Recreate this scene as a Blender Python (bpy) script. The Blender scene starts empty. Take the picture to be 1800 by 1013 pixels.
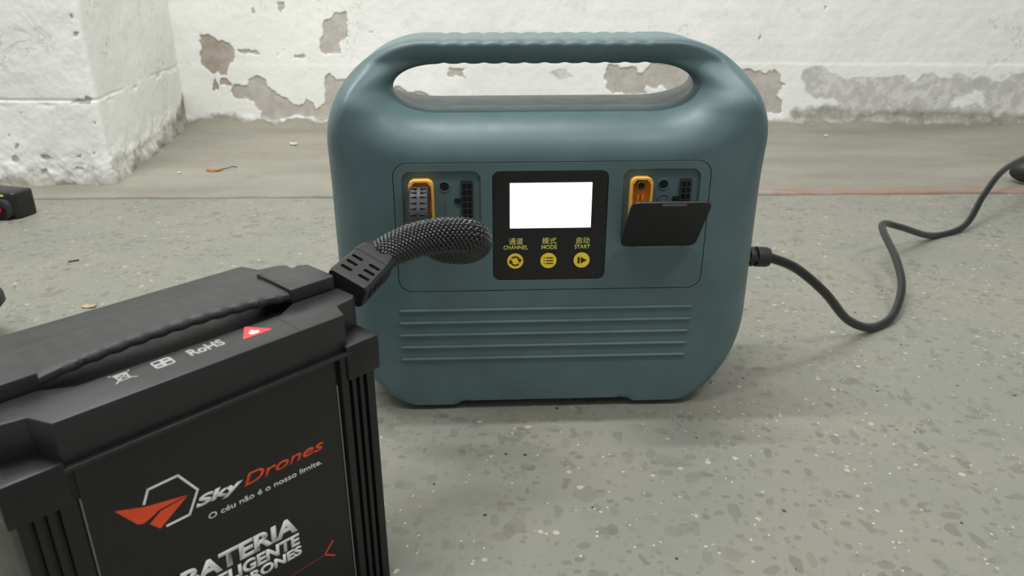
import bpy, bmesh, math, random
import numpy as np
from mathutils import Vector, Matrix, noise as mnoise

# ------------------------------------------------------------------ camera, world, lights, exposure
SC = bpy.context.scene
COL = SC.collection
R = math.radians
cam_d = bpy.data.cameras.new('camera')
cam_d.sensor_width = 36.0
cam_d.lens = 27.0
cam_d.clip_start = 0.01
cam_d.dof.use_dof = True
cam_d.dof.focus_distance = 0.70
cam_d.dof.aperture_fstop = 14.0
cam = bpy.data.objects.new('camera', cam_d)
COL.objects.link(cam)
cam.location = (0, 0, 0.40)
cam.rotation_euler = (R(90) - math.atan(0.418), 0, 0)
SC.camera = cam

world = bpy.data.worlds.new('room_ambience')
SC.world = world
world.use_nodes = True
world.node_tree.nodes['Background'].inputs[0].default_value = (0.93, 0.97, 1.0, 1)
world.node_tree.nodes['Background'].inputs[1].default_value = 0.41

def area(name, loc, target, sx, sy, power, col=(1, 1, 1)):
    d = bpy.data.lights.new(name, 'AREA')
    d.shape = 'RECTANGLE'; d.size = sx; d.size_y = sy; d.energy = power; d.color = col
    o = bpy.data.objects.new(name, d); COL.objects.link(o)
    o.location = loc
    o.rotation_euler = (Vector(target) - Vector(loc)).to_track_quat('-Z', 'Y').to_euler()
    return o
area('ceiling_tube_light', (1.15, -0.20, 2.6), (0.5, 0.9, 0), 1.3, 0.20, 21, (1.0, 0.98, 0.94))
area('ceiling_tube_light', (-0.45, 0.86, 2.4), (-0.50, 1.75, 0.0), 1.3, 0.07, 42, (0.98, 1.0, 0.98))
area('ceiling_tube_light', (-0.75, -0.10, 2.4), (-0.65, 1.70, 0.2), 1.3, 0.20, 17, (0.97, 1.0, 0.99))

SC.view_settings.view_transform = 'Standard'
SC.view_settings.look = 'None'
SC.view_settings.gamma = 1.0
SC.view_settings.exposure = 0.0
SC.view_settings.use_curve_mapping = False

# ------------------------------------------------------------------ materials
def lin(c):
    return tuple(((v / 255) / 12.92 if v / 255 <= 0.04045 else ((v / 255 + 0.055) / 1.055) ** 2.4) for v in c) + (1,)

class NT:
    def __init__(self, name):
        self.m = bpy.data.materials.new(name); self.m.use_nodes = True
        self.t = self.m.node_tree; self.n = self.t.nodes
        self.b = self.n['Principled BSDF']
        self.co = self.n.new('ShaderNodeTexCoord')
    def L(self, a, b): self.t.links.new(a, b)
    def new(self, t, **k):
        x = self.n.new(t)
        for a, v in k.items(): setattr(x, a, v)
        return x
    def setin(self, node, name, v):
        if hasattr(v, 'is_output'): self.L(v, node.inputs[name])
        else: node.inputs[name].default_value = v
    def mapping(self, scale=(1, 1, 1), rot=(0, 0, 0), vec=None, loc=(0, 0, 0)):
        mp = self.new('ShaderNodeMapping'); mp.inputs['Scale'].default_value = scale
        mp.inputs['Rotation'].default_value = rot; mp.inputs['Location'].default_value = loc
        self.L(vec or self.co.outputs['Object'], mp.inputs['Vector']); return mp.outputs[0]
    def noise(self, scale, detail=3, rough=0.5, vec=None, dist=0.0, out=0):
        x = self.new('ShaderNodeTexNoise'); x.inputs['Scale'].default_value = scale
        x.inputs['Detail'].default_value = detail; x.inputs['Roughness'].default_value = rough
        x.inputs['Distortion'].default_value = dist
        self.L(vec or self.co.outputs['Object'], x.inputs['Vector']); return x.outputs[out]
    def math(self, op, a, b=0.0, c=0.0, clamp=False):
        x = self.new('ShaderNodeMath', operation=op, use_clamp=clamp)
        for i, v in enumerate((a, b, c)):
            if hasattr(v, 'is_output'): self.L(v, x.inputs[i])
            else: x.inputs[i].default_value = v
        return x.outputs[0]
    def ramp(self, v, lo, hi, a=0.0, b=1.0, smooth=True):
        x = self.new('ShaderNodeMapRange', interpolation_type='SMOOTHSTEP' if smooth else 'LINEAR')
        self.L(v, x.inputs[0])
        for i, q in enumerate((lo, hi, a, b)): x.inputs[i + 1].default_value = q
        return x.outputs[0]
    def mix(self, f, a, b, blend='MIX'):
        x = self.new('ShaderNodeMix', data_type='RGBA', blend_type=blend)
        self.setin(x, 0, f)
        for i, v in ((6, a), (7, b)):
            if hasattr(v, 'is_output'): self.L(v, x.inputs[i])
            else: x.inputs[i].default_value = v
        return x.outputs[2]
    def attr(self, name):
        x = self.new('ShaderNodeAttribute'); x.attribute_name = name; return x.outputs['Fac']
    def bump(self, h, strength, dist=0.001, normal=None):
        x = self.new('ShaderNodeBump'); x.inputs['Strength'].default_value = strength
        x.inputs['Distance'].default_value = dist
        self.L(h, x.inputs['Height'])
        if normal is not None: self.L(normal, x.inputs['Normal'])
        self.L(x.outputs[0], self.b.inputs['Normal']); return x.outputs[0]
    def col(self, v): self.setin(self.b, 'Base Color', v)
    def rough(self, v): self.setin(self.b, 'Roughness', v)

def plastic(name, rgb, rough=0.45, grain=0.08, gscale=2500, var=0.06, spec=0.5, metallic=0.0):
    m = NT(name)
    c = lin(rgb)
    n = m.noise(35, 3)
    m.col(m.mix(m.ramp(n, 0.3, 0.7), tuple(x * (1 - var) for x in c[:3]) + (1,), tuple(min(1, x * (1 + var)) for x in c[:3]) + (1,)))
    m.rough(m.ramp(m.noise(60, 2), 0.2, 0.8, rough - 0.04, rough + 0.04))
    m.b.inputs['Specular IOR Level'].default_value = spec
    m.b.inputs['Metallic'].default_value = metallic
    if grain: m.bump(m.noise(gscale, 1), grain, 0.0004)
    return m.m

M = {}
M['teal'] = plastic('teal_plastic', (85, 107, 109), 0.43, 0.05)
def panel_mat():
    m = NT('teal_panel_plastic'); m.col(lin((84, 106, 108))); m.rough(0.45)
    w = m.new('ShaderNodeTexWave', wave_type='BANDS', bands_direction='X'); w.inputs['Scale'].default_value = 330
    w.inputs['Distortion'].default_value = 0.6
    m.L(m.co.outputs['Object'], w.inputs['Vector'])
    m.bump(w.outputs['Fac'], 0.10, 0.0004); return m.m
M['panel'] = panel_mat()
M['bezel'] = plastic('black_gloss_bezel', (17, 18, 18), 0.30, 0.0)
M['black'] = plastic('black_plastic', (26, 26, 26), 0.42, 0.06)
M['lid'] = plastic('battery_lid_plastic', (36, 36, 36), 0.40, 0.10, 1800)
M['case'] = plastic('battery_case_plastic', (20, 20, 21), 0.40, 0.06)
M['labelblack'] = plastic('battery_label_print', (22, 21, 21), 0.36, 0.02, 900)
M['rubber'] = plastic('black_rubber', (40, 40, 40), 0.5, 0.1, 1500)
M['strap'] = plastic('handle_rubber', (50, 50, 49), 0.55, 0.2, 900)
M['tab'] = plastic('tab_highlight_grey', (92, 92, 92), 0.4, 0.0)  # lighter grey paints the highlight on the flap's finger tab
M['flap'] = plastic('flap_plastic', (16, 16, 16), 0.45, 0.03)
M['cord'] = plastic('cord_pvc', (18, 18, 17), 0.22, 0.02)
M['sockframe'] = plastic('socket_frame', (42, 43, 43), 0.45, 0.0)
M['deep'] = plastic('socket_black', (10, 10, 11), 0.5, 0.0)
M['yellow'] = plastic('yellow_nylon', (252, 190, 84), 0.4, 0.03)
M['orange'] = plastic('orange_nylon', (244, 152, 48), 0.4, 0.03)
M['gold'] = plastic('gold_contact', (214, 180, 130), 0.25, 0.0, metallic=1.0)
M['print_yellow'] = plastic('yellow_print', (255, 218, 52), 0.5, 0.0)
M['print_pale'] = plastic('pale_yellow_print', (228, 222, 110), 0.5, 0.0)
M['icon'] = plastic('dark_icon_print', (60, 22, 10), 0.5, 0.0)
M['print_white'] = plastic('white_print', (244, 244, 242), 0.5, 0.0)
M['print_grey'] = plastic('grey_print', (165, 165, 163), 0.6, 0.0)
M['print_orange'] = plastic('orange_print', (236, 80, 38), 0.5, 0.0)
M['print_red'] = plastic('red_print', (226, 60, 66), 0.5, 0.0)
M['print_dull'] = plastic('dull_red_print', (112, 46, 34), 0.5, 0.0)
M['redwire'] = plastic('red_silicone', (200, 34, 52), 0.4, 0.03)
M['edge'] = plastic('label_edge', (125, 125, 122), 0.4, 0.0)
def screen_mat():
    m = NT('lit_screen'); m.col((0.9, 0.9, 0.9, 1)); m.b.inputs['Emission Color'].default_value = (1, 1, 1, 1)
    m.b.inputs['Emission Strength'].default_value = 1.6; m.rough(0.4); return m.m
M['screen'] = screen_mat()
def braid_mat():
    m = NT('braided_filament'); m.col(lin((19, 18, 19))); m.rough(0.18)
    m.b.inputs['Specular IOR Level'].default_value = 0.8
    m.bump(m.noise(1500, 1), 0.15, 0.0003); return m.m
M['braid'] = braid_mat()

def floor_mat():
    m = NT('terrazzo_concrete')
    O = m.co.outputs['Object']
    wob = m.new('ShaderNodeTexNoise'); wob.inputs['Scale'].default_value = 70; wob.inputs['Detail'].default_value = 3
    m.L(O, wob.inputs['Vector'])
    def warped(scale, rot, amt, loc):
        mp = m.mapping(scale, (0, 0, rot), loc=loc)
        s = m.new('ShaderNodeVectorMath', operation='SCALE'); m.L(wob.outputs['Color'], s.inputs[0]); s.inputs['Scale'].default_value = amt
        a = m.new('ShaderNodeVectorMath', operation='ADD'); m.L(mp, a.inputs[0]); m.L(s.outputs[0], a.inputs[1])
        return a.outputs[0]
    def chips(scale, keep, size, warp, rot, loc, soft=0.03):
        v = m.new('ShaderNodeTexVoronoi', feature='F1', voronoi_dimensions='2D'); v.inputs['Scale'].default_value = 1.0
        v.inputs['Randomness'].default_value = 1.0
        m.L(warped(scale, rot, warp, loc), v.inputs['Vector'])
        sep = m.new('ShaderNodeSeparateColor'); m.L(v.outputs['Color'], sep.inputs[0])
        rad = m.math('MULTIPLY', m.ramp(sep.outputs[1], 0, 1, 0.35, 1.0, False), size)
        dd = m.math('SUBTRACT', rad, v.outputs['Distance'])
        mk = m.ramp(dd, -soft, soft)
        kp = m.math('LESS_THAN', sep.outputs[0], keep)
        return m.math('MULTIPLY', mk, kp), sep.outputs[2]
    big = m.noise(5, 4, 0.55)
    mid = m.noise(38, 4, 0.6)
    fine = m.noise(420, 3, 0.6)
    base = m.mix(m.ramp(big, 0.32, 0.68), lin((130, 132, 121)), lin((142, 137, 126)))
    base = m.mix(m.math('MULTIPLY', m.ramp(mid, 0.35, 0.7), 0.35), base, lin((130, 133, 125)))
    base = m.mix(m.math('MULTIPLY', m.ramp(fine, 0.45, 0.75), 0.15), base, lin((146, 143, 133)))
    layers = [((44, 70, 1), 0.34, 0.40, 0.55, 0.5, (0, 0, 0), (114, 111, 101), 0.7),
              ((74, 40, 1), 0.30, 0.36, 0.55, 0.5, (7, 3, 0), (110, 108, 98), 0.68),
              ((30, 38, 1), 0.12, 0.36, 0.6, 0.9, (1, 4, 0), (117, 112, 103), 0.68),
              ((80, 120, 1), 0.34, 0.34, 0.5, -0.5, (3, 9, 0), (106, 103, 93), 0.62),
              ((130, 95, 1), 0.28, 0.34, 0.5, 0.5, (5, 1, 0), (117, 107, 97), 0.6)]
    c = base
    dens = m.ramp(m.noise(11, 3, 0.6, m.mapping(loc=(2, 6, 0))), 0.34, 0.54, 0.30, 1.0)
    for sc, keep, size, warp, rot, loc, rgb, op in layers:
        mk, rnd = chips(sc, keep, size, warp, rot, loc)
        c = m.mix(m.math('MULTIPLY', m.math('MULTIPLY', m.math('MULTIPLY', mk, op), dens), m.ramp(rnd, 0, 1, 0.25, 1.0)), c, lin(rgb))
    for sc, keep, size, loc, rgb, op in [((85, 85, 1), 0.04, 0.24, (1, 2, 0), (190, 184, 168), 0.7), ((210, 210, 1), 0.035, 0.26, (4, 2, 0), (204, 198, 184), 0.75), ((60, 60, 1), 0.035, 0.11, (2, 8, 0), (50, 44, 40), 0.9), ((230, 230, 1), 0.06, 0.3, (9, 9, 0), (120, 114, 106), 0.6)]:
        mk, rnd = chips(sc, keep, size, 0.35, 0.2, loc)
        c = m.mix(m.math('MULTIPLY', mk, op), c, lin(rgb))
    m.col(c)
    m.rough(m.ramp(mid, 0.3, 0.7, 0.42, 0.58))
    m.b.inputs['Specular IOR Level'].default_value = 0.35
    m.bump(m.math('ADD', fine, m.math('MULTIPLY', mid, 1.5)), 0.12, 0.001)
    return m.m
M['floor'] = floor_mat()

def strip_mat():
    m = NT('smooth_concrete_strip')
    big = m.noise(4, 4, 0.6, m.mapping((0.6, 1.6, 1)))
    fine = m.noise(60, 5, 0.65)
    c = m.mix(m.ramp(big, 0.3, 0.7), lin((133, 129, 117)), lin((152, 148, 136)))
    c = m.mix(m.math('MULTIPLY', m.ramp(fine, 0.5, 0.75), 0.4), c, lin((132, 126, 114)))
    c = m.mix(m.math('MULTIPLY', m.ramp(m.noise(130, 3), 0.70, 0.78), 0.7), c, lin((196, 190, 178)))
    c = m.mix(m.math('MULTIPLY', m.ramp(m.noise(10, 5, 0.7), 0.58, 0.72), 0.35), c, lin((118, 111, 98)))
    # flaked red paint left along the joint, right-hand stretch
    red = m.attr('red')
    edge = m.math('ADD', red, m.math('MULTIPLY', m.math('SUBTRACT', m.noise(24, 5, 0.75, m.mapping((0.5, 2.5, 1))), 0.5), 3.0))
    c = m.mix(m.math('MULTIPLY', m.ramp(edge, 0.45, 1.0), 0.6), c, lin((150, 108, 92)))
    m.col(c); m.rough(0.6); m.b.inputs['Specular IOR Level'].default_value = 0.3
    m.bump(m.noise(90, 5, 0.65), 0.25, 0.002)
    return m.m
M['strip'] = strip_mat()

def wall_mat():
    m = NT('peeling_whitewash')
    big = m.noise(3.5, 4, 0.6); mid = m.noise(22, 5, 0.65); fine = m.noise(150, 4, 0.65)
    paint = m.mix(m.ramp(big, 0.3, 0.7), lin((236, 236, 231)), lin((244, 244, 240)))
    paint = m.mix(m.math('MULTIPLY', m.ramp(mid, 0.50, 0.74), 0.16), paint, lin((214, 214, 207)))
    paint = m.mix(m.math('MULTIPLY', m.ramp(m.noise(9, 6, 0.75, dist=0.8), 0.60, 0.70), 0.22), paint, lin((178, 178, 172)))
    paint = m.mix(m.math('MULTIPLY', m.ramp(m.noise(14, 6, 0.7, m.mapping((1, 1, 2.2), loc=(3, 1, 5))), 0.66, 0.74), 0.30), paint, lin((170, 170, 165)))
    ridge = m.math('ABSOLUTE', m.math('SUBTRACT', m.noise(7, 5, 0.7, m.mapping(loc=(1, 8, 2)), 0.6), 0.5))
    crack = m.math('MULTIPLY', m.ramp(ridge, 0.012, 0.003), m.ramp(m.noise(5, 2, 0.5, m.mapping(loc=(9, 3, 4))), 0.52, 0.66))
    paint = m.mix(m.math('MULTIPLY', crack, 0.5), paint, lin((165, 164, 158)))
    smear = m.ramp(m.noise(6, 6, 0.75, m.mapping((1, 1, 1.6), loc=(4, 2, 7)), 1.2), 0.56, 0.70)
    paint = m.mix(m.math('MULTIPLY', smear, 0.30), paint, lin((188, 188, 182)))
    rag = m.math('MULTIPLY', m.math('SUBTRACT', m.noise(110, 4, 0.7), 0.5), 0.012)
    def mask(attr, soft):
        return m.ramp(m.math('ADD', m.attr(attr), rag), -soft, soft)
    bare = m.mix(m.ramp(m.noise(35, 5, 0.6), 0.3, 0.7), lin((180, 174, 166)), lin((196, 191, 184)))
    bare = m.mix(m.math('MULTIPLY', m.ramp(m.noise(240, 2), 0.66, 0.74), 0.6), bare, lin((120, 112, 104)))
    brown = m.mix(m.ramp(m.noise(40, 5), 0.3, 0.7), lin((160, 149, 139)), lin((176, 166, 156)))
    grey = m.mix(m.ramp(m.noise(30, 5, 0.7), 0.42, 0.6), lin((196, 194, 189)), lin((220, 219, 214)))
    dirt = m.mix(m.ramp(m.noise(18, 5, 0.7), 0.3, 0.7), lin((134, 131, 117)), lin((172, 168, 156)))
    c = m.mix(mask('grey', 0.006), paint, grey)
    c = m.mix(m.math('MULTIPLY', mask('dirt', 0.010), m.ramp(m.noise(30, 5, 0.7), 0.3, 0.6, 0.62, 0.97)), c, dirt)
    c = m.mix(mask('peel', 0.0008), c, m.mix(m.attr('brown'), bare, brown))
    m.col(c); m.rough(0.85); m.b.inputs['Specular IOR Level'].default_value = 0.15
    h = m.math('ADD', m.math('MULTIPLY', mid, 0.6), m.math('MULTIPLY', fine, 0.25))
    m.bump(h, 0.30, 0.004)
    return m.m
M['wall'] = wall_mat()
def debris(name, a, b):
    m = NT(name); m.col(m.mix(m.ramp(m.noise(220, 3), 0.35, 0.65), lin(a), lin(b))); m.rough(0.7); return m.m
M['leaf'] = debris('dry_leaf', (176, 104, 50), (140, 78, 40))
M['flake'] = debris('tan_flake', (186, 164, 132), (160, 140, 112))
M['chip'] = debris('paint_chip', (228, 224, 214), (205, 200, 190))
M['twig'] = debris('twig', (70, 62, 52), (50, 44, 38))

# ------------------------------------------------------------------ builders
def finish(o, parent=None, label=None, cat=None, group=None, kind=None):
    COL.objects.link(o)
    if parent is not None: o.parent = parent
    if label: o['label'] = label
    if cat: o['category'] = cat
    if group: o['group'] = group
    if kind: o['kind'] = kind
    return o

def smooth(me, angle=35):
    me.shade_smooth()
    me.set_sharp_from_angle(angle=R(angle))

def mesh(name, verts, faces, mat, parent=None, sm=35, **k):
    me = bpy.data.meshes.new(name); me.from_pydata([tuple(map(float, v)) for v in verts], [], [tuple(f) for f in faces])
    me.validate(); me.update()
    if sm: smooth(me, sm)
    me.materials.append(M[mat] if isinstance(mat, str) else mat)
    return finish(bpy.data.objects.new(name, me), parent, **k)

def bm_obj(name, bm, mat, parent=None, sm=35, **k):
    bmesh.ops.recalc_face_normals(bm, faces=bm.faces)
    me = bpy.data.meshes.new(name); bm.to_mesh(me); bm.free()
    if sm: smooth(me, sm)
    me.materials.append(M[mat])
    return finish(bpy.data.objects.new(name, me), parent, **k)

def empty(name, loc, rz=0, **k):
    o = bpy.data.objects.new(name, None); o.location = loc; o.rotation_euler = (0, 0, rz)
    o.empty_display_size = 0.02
    return finish(o, None, **k)

def bbox(bm, lo, hi, r=0.0, seg=2, mtx=None):
    """rounded box added to a bmesh"""
    t = bmesh.new()
    bmesh.ops.create_cube(t, size=1.0)
    for v in t.verts:
        v.co = Vector([(lo[i] + hi[i]) / 2 + v.co[i] * (hi[i] - lo[i]) for i in range(3)])
    if r: bmesh.ops.bevel(t, geom=t.edges[:], offset=r, segments=seg, affect='EDGES', profile=0.5)
    if mtx: bmesh.ops.transform(t, matrix=mtx, verts=t.verts)
    tmp = bpy.data.meshes.new('t'); t.to_mesh(tmp); t.free(); bm.from_mesh(tmp); bpy.data.meshes.remove(tmp)
    return bm

def box(name, lo, hi, mat, parent=None, r=0.0, seg=2, **k):
    return bm_obj(name, bbox(bmesh.new(), lo, hi, r, seg), mat, parent, **k)

def bprism(bm, poly, a, b, axis='z', r=0.0, seg=2):
    """polygon extruded between a and b; axis z: (x,y) plan; axis x: (y,z) profile; axis y: (x,z)"""
    t = bmesh.new()
    def P(p, h):
        return {'z': (p[0], p[1], h), 'x': (h, p[0], p[1]), 'y': (p[0], h, p[1])}[axis]
    lo = [t.verts.new(P(p, a)) for p in poly]; hi = [t.verts.new(P(p, b)) for p in poly]
    n = len(poly)
    t.faces.new(lo); t.faces.new(hi[::-1])
    for i in range(n): t.faces.new((lo[i], hi[i], hi[(i + 1) % n], lo[(i + 1) % n]))
    bmesh.ops.recalc_face_normals(t, faces=t.faces)
    if r: bmesh.ops.bevel(t, geom=t.edges[:], offset=r, segments=seg, affect='EDGES', profile=0.5)
    tmp = bpy.data.meshes.new('t'); t.to_mesh(tmp); t.free(); bm.from_mesh(tmp); bpy.data.meshes.remove(tmp)
    return bm

def prism(name, poly, a, b, mat, parent=None, axis='z', r=0.0, seg=2, **k):
    return bm_obj(name, bprism(bmesh.new(), poly, a, b, axis, r, seg), mat, parent, **k)

def rrect(x0, z0, x1, z1, r, n=6):
    pts = []
    for cx, cz, a0 in ((x1 - r, z1 - r, 0), (x0 + r, z1 - r, 90), (x0 + r, z0 + r, 180), (x1 - r, z0 + r, 270)):
        for i in range(n + 1):
            a = R(a0 + 90 * i / n); pts.append((cx + r * math.cos(a), cz + r * math.sin(a)))
    return pts

def circle(cx, cz, r, n=28):
    return [(cx + r * math.cos(2 * math.pi * i / n), cz + r * math.sin(2 * math.pi * i / n)) for i in range(n)]

def curve_mesh(loops, thick, bev=0.0):
    cu = bpy.data.curves.new('c', 'CURVE'); cu.dimensions = '2D'; cu.fill_mode = 'BOTH'
    cu.extrude = max(0, thick / 2 - bev); cu.bevel_depth = bev; cu.bevel_resolution = 2
    if bev: cu.offset = -bev
    for lp in loops:
        s = cu.splines.new('POLY'); s.points.add(len(lp) - 1); s.use_cyclic_u = True
        for p, q in zip(s.points, lp): p.co = (q[0], q[1], 0, 1)
    o = bpy.data.objects.new('c', cu); COL.objects.link(o)
    bpy.context.view_layer.update()
    me = bpy.data.meshes.new_from_object(o.evaluated_get(bpy.context.evaluated_depsgraph_get()))
    bpy.data.objects.remove(o); bpy.data.curves.remove(cu)
    return me

UP = Matrix(((1, 0, 0, 0), (0, 0, -1, 0), (0, 1, 0, 0), (0, 0, 0, 1)))     # (x,y,z) -> (x,-z,y): upright, facing -Y
def plate(name, loops, y0, y1, mat, parent=None, bev=0.0, flat=False, **k):
    """outline(s) with holes, upright between y0 (front) and y1 (back); flat: lying between heights y0, y1"""
    me = curve_mesh(loops, abs(y1 - y0), bev)
    mid = (y0 + y1) / 2
    me.transform((Matrix.Translation((0, 0, mid)) if flat else Matrix.Translation((0, mid, 0)) @ UP))
    smooth(me, 40)
    me.materials.clear(); me.materials.append(M[mat]); me.name = name
    return finish(bpy.data.objects.new(name, me), parent, **k)

def text(name, body, x0, x1, z0, cap, mat, parent, y=0.0, bold=0.0, shear=0.0, rot=0.0, thick=0.00012, flat=False, fit='cap', **k):
    """lettering fitted between x0..x1 on baseline z0 with the given height of its tallest glyph"""
    cu = bpy.data.curves.new('t', 'FONT'); cu.body = body; cu.size = 1.0; cu.offset = bold; cu.shear = shear
    cu.resolution_u = 5; cu.extrude = 0.0
    o = bpy.data.objects.new('t', cu); COL.objects.link(o)
    bpy.context.view_layer.update()
    me = bpy.data.meshes.new_from_object(o.evaluated_get(bpy.context.evaluated_depsgraph_get()))
    bpy.data.objects.remove(o); bpy.data.curves.remove(cu)
    n = len(me.vertices); co = np.zeros(n * 3); me.vertices.foreach_get('co', co); co = co.reshape(-1, 3)
    lo, hi = co.min(0), co.max(0)
    base = lo[1] if fit == 'all' else 0.0
    co[:, 0] = (co[:, 0] - lo[0]) * (x1 - x0) / (hi[0] - lo[0])
    co[:, 1] = (co[:, 1] - base) * cap / (hi[1] - base)
    co[:, 2] = thick
    c, s = math.cos(rot), math.sin(rot)
    xy = co[:, :2].copy()
    co[:, 0] = xy[:, 0] * c - xy[:, 1] * s + x0; co[:, 1] = xy[:, 0] * s + xy[:, 1] * c + z0
    me.vertices.foreach_set('co', co.ravel()); me.update()
    bm = bmesh.new(); bm.from_mesh(me)
    ex = bmesh.ops.extrude_face_region(bm, geom=bm.faces[:])          # give the ink a little body
    for v in [g for g in ex['geom'] if isinstance(g, bmesh.types.BMVert)]: v.co.z = 0.0
    bmesh.ops.recalc_face_normals(bm, faces=bm.faces)
    bm.to_mesh(me); bm.free()
    me.transform(Matrix.Translation((0, 0, y)) if flat else Matrix.Translation((0, y, 0)) @ UP)
    me.materials.clear(); me.materials.append(M[mat]); me.name = name
    return finish(bpy.data.objects.new(name, me), parent, **k)

def boolean(o, cutters):
    bpy.context.view_layer.update()
    for c in cutters:
        md = o.modifiers.new('cut', 'BOOLEAN'); md.operation = 'DIFFERENCE'; md.object = c; md.solver = 'EXACT'
    bpy.context.view_layer.update()
    me = bpy.data.meshes.new_from_object(o.evaluated_get(bpy.context.evaluated_depsgraph_get()))
    o.modifiers.clear(); mats = list(o.data.materials); nm = o.data.name
    o.data = me; me.name = nm
    me.materials.clear()
    for q in mats[:1]: me.materials.append(q)
    me.polygons.foreach_set('material_index', [0] * len(me.polygons))
    for c in cutters: bpy.data.objects.remove(c)
    return o

def spline(pts, n=12):
    """Catmull-Rom through the points"""
    P = [np.array(p, float) for p in pts]; P = [2 * P[0] - P[1]] + P + [2 * P[-1] - P[-2]]
    out = []
    for i in range(1, len(P) - 2):
        for j in range(n):
            t = j / n; a, b, c, d = P[i - 1:i + 3]
            out.append(0.5 * (2 * b + (c - a) * t + (2 * a - 5 * b + 4 * c - d) * t * t + (3 * b - a - 3 * c + d) * t ** 3))
    out.append(P[-2]); return np.array(out)

def resample(p, n):
    s = np.r_[0, np.cumsum(np.linalg.norm(np.diff(p, axis=0), axis=1))]
    q = np.linspace(0, s[-1], n)
    return np.stack([np.interp(q, s, p[:, i]) for i in range(p.shape[1])], 1), s[-1]

def frames(p):
    t = np.gradient(p, axis=0); t /= np.linalg.norm(t, axis=1)[:, None]
    u = np.cross(t[0], [0, 0, 1.0]); u /= np.linalg.norm(u); U = [u]
    for i in range(1, len(p)):
        u = U[-1] - t[i] * np.dot(U[-1], t[i]); U.append(u / np.linalg.norm(u))
    U = np.array(U); return t, U, np.cross(t, U)

def tube_geo(p, rad, seg=16, cap=True):
    p = np.asarray(p, float); n = len(p); rad = np.broadcast_to(rad, (n,))
    t, U, V = frames(p)
    a = np.linspace(0, 2 * np.pi, seg, endpoint=False)
    vs = (p[:, None] + rad[:, None, None] * (np.cos(a)[None, :, None] * U[:, None] + np.sin(a)[None, :, None] * V[:, None])).reshape(-1, 3)
    f = [(i * seg + j, i * seg + (j + 1) % seg, (i + 1) * seg + (j + 1) % seg, (i + 1) * seg + j) for i in range(n - 1) for j in range(seg)]
    if cap: f += [tuple(range(seg))[::-1], tuple((n - 1) * seg + j for j in range(seg))]
    return vs, f

def tube(name, p, rad, mat, parent=None, seg=16, **k):
    vs, f = tube_geo(p, rad, seg); return mesh(name, vs, f, mat, parent, sm=50, **k)

def lathe(name, prof, mat, parent=None, seg=32, mtx=None, **k):
    """profile of (radius, height) turned about z"""
    vs, f = [], []
    for r, z in prof:
        for j in range(seg):
            a = 2 * math.pi * j / seg; vs.append(Vector((r * math.cos(a), r * math.sin(a), z)))
    if mtx: vs = [mtx @ v for v in vs]
    n = len(prof)
    f = [(i * seg + j, i * seg + (j + 1) % seg, (i + 1) * seg + (j + 1) % seg, (i + 1) * seg + j) for i in range(n - 1) for j in range(seg)]
    f += [tuple(range(seg))[::-1], tuple((n - 1) * seg + j for j in range(seg))]
    return mesh(name, vs, f, mat, parent, sm=40, **k)

# ------------------------------------------------------------------ value noise for surfaces
_rng = np.random.RandomState(7); _tab = _rng.rand(4096)
def vnoise(p):
    i = np.floor(p).astype(int); f = p - i; f = f * f * (3 - 2 * f); r = 0
    for dx in (0, 1):
        for dy in (0, 1):
            for dz in (0, 1):
                h = ((i[..., 0] + dx) * 73856093) ^ ((i[..., 1] + dy) * 19349663) ^ ((i[..., 2] + dz) * 83492791)
                w = (f[..., 0] if dx else 1 - f[..., 0]) * (f[..., 1] if dy else 1 - f[..., 1]) * (f[..., 2] if dz else 1 - f[..., 2])
                r = r + w * _tab[(h >> 3) & 4095]
    return r - 0.5
def fbm(p, s, o=4, g=0.5):
    r = 0; a = 1.0
    for k in range(o):
        r = r + a * vnoise(p * s + 17.3 * k); s *= 2.03; a *= g
    return r
def sstep(x, a, b):
    t = np.clip((x - a) / (b - a), 0, 1); return t * t * (3 - 2 * t)

def poly_sdf(P, poly):
    """signed distance, positive inside"""
    q = np.array(poly); d = np.full(len(P), 1e9); ins = np.zeros(len(P), bool)
    for a, b in zip(q, np.roll(q, -1, 0)):
        e = b - a; w = P - a
        t = np.clip((w @ e) / max(e @ e, 1e-12), 0, 1)
        d = np.minimum(d, np.linalg.norm(w - t[:, None] * e, axis=1))
        c = (a[1] > P[:, 1]) != (b[1] > P[:, 1])
        with np.errstate(divide='ignore', invalid='ignore'):
            ins ^= c & (P[:, 0] < (b[0] - a[0]) * (P[:, 1] - a[1]) / (b[1] - a[1]) + a[0])
    return np.where(ins, d, -d)
def polys_field(P, polys, far=-0.05):
    out = np.full(len(P), far)
    for q in polys:
        a = np.array(q); lo = a.min(0) - 0.06; hi = a.max(0) + 0.06
        k = ((P > lo) & (P < hi)).all(1)
        if k.any(): out[k] = np.maximum(out[k], poly_sdf(P[k], q))
    return out
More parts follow.
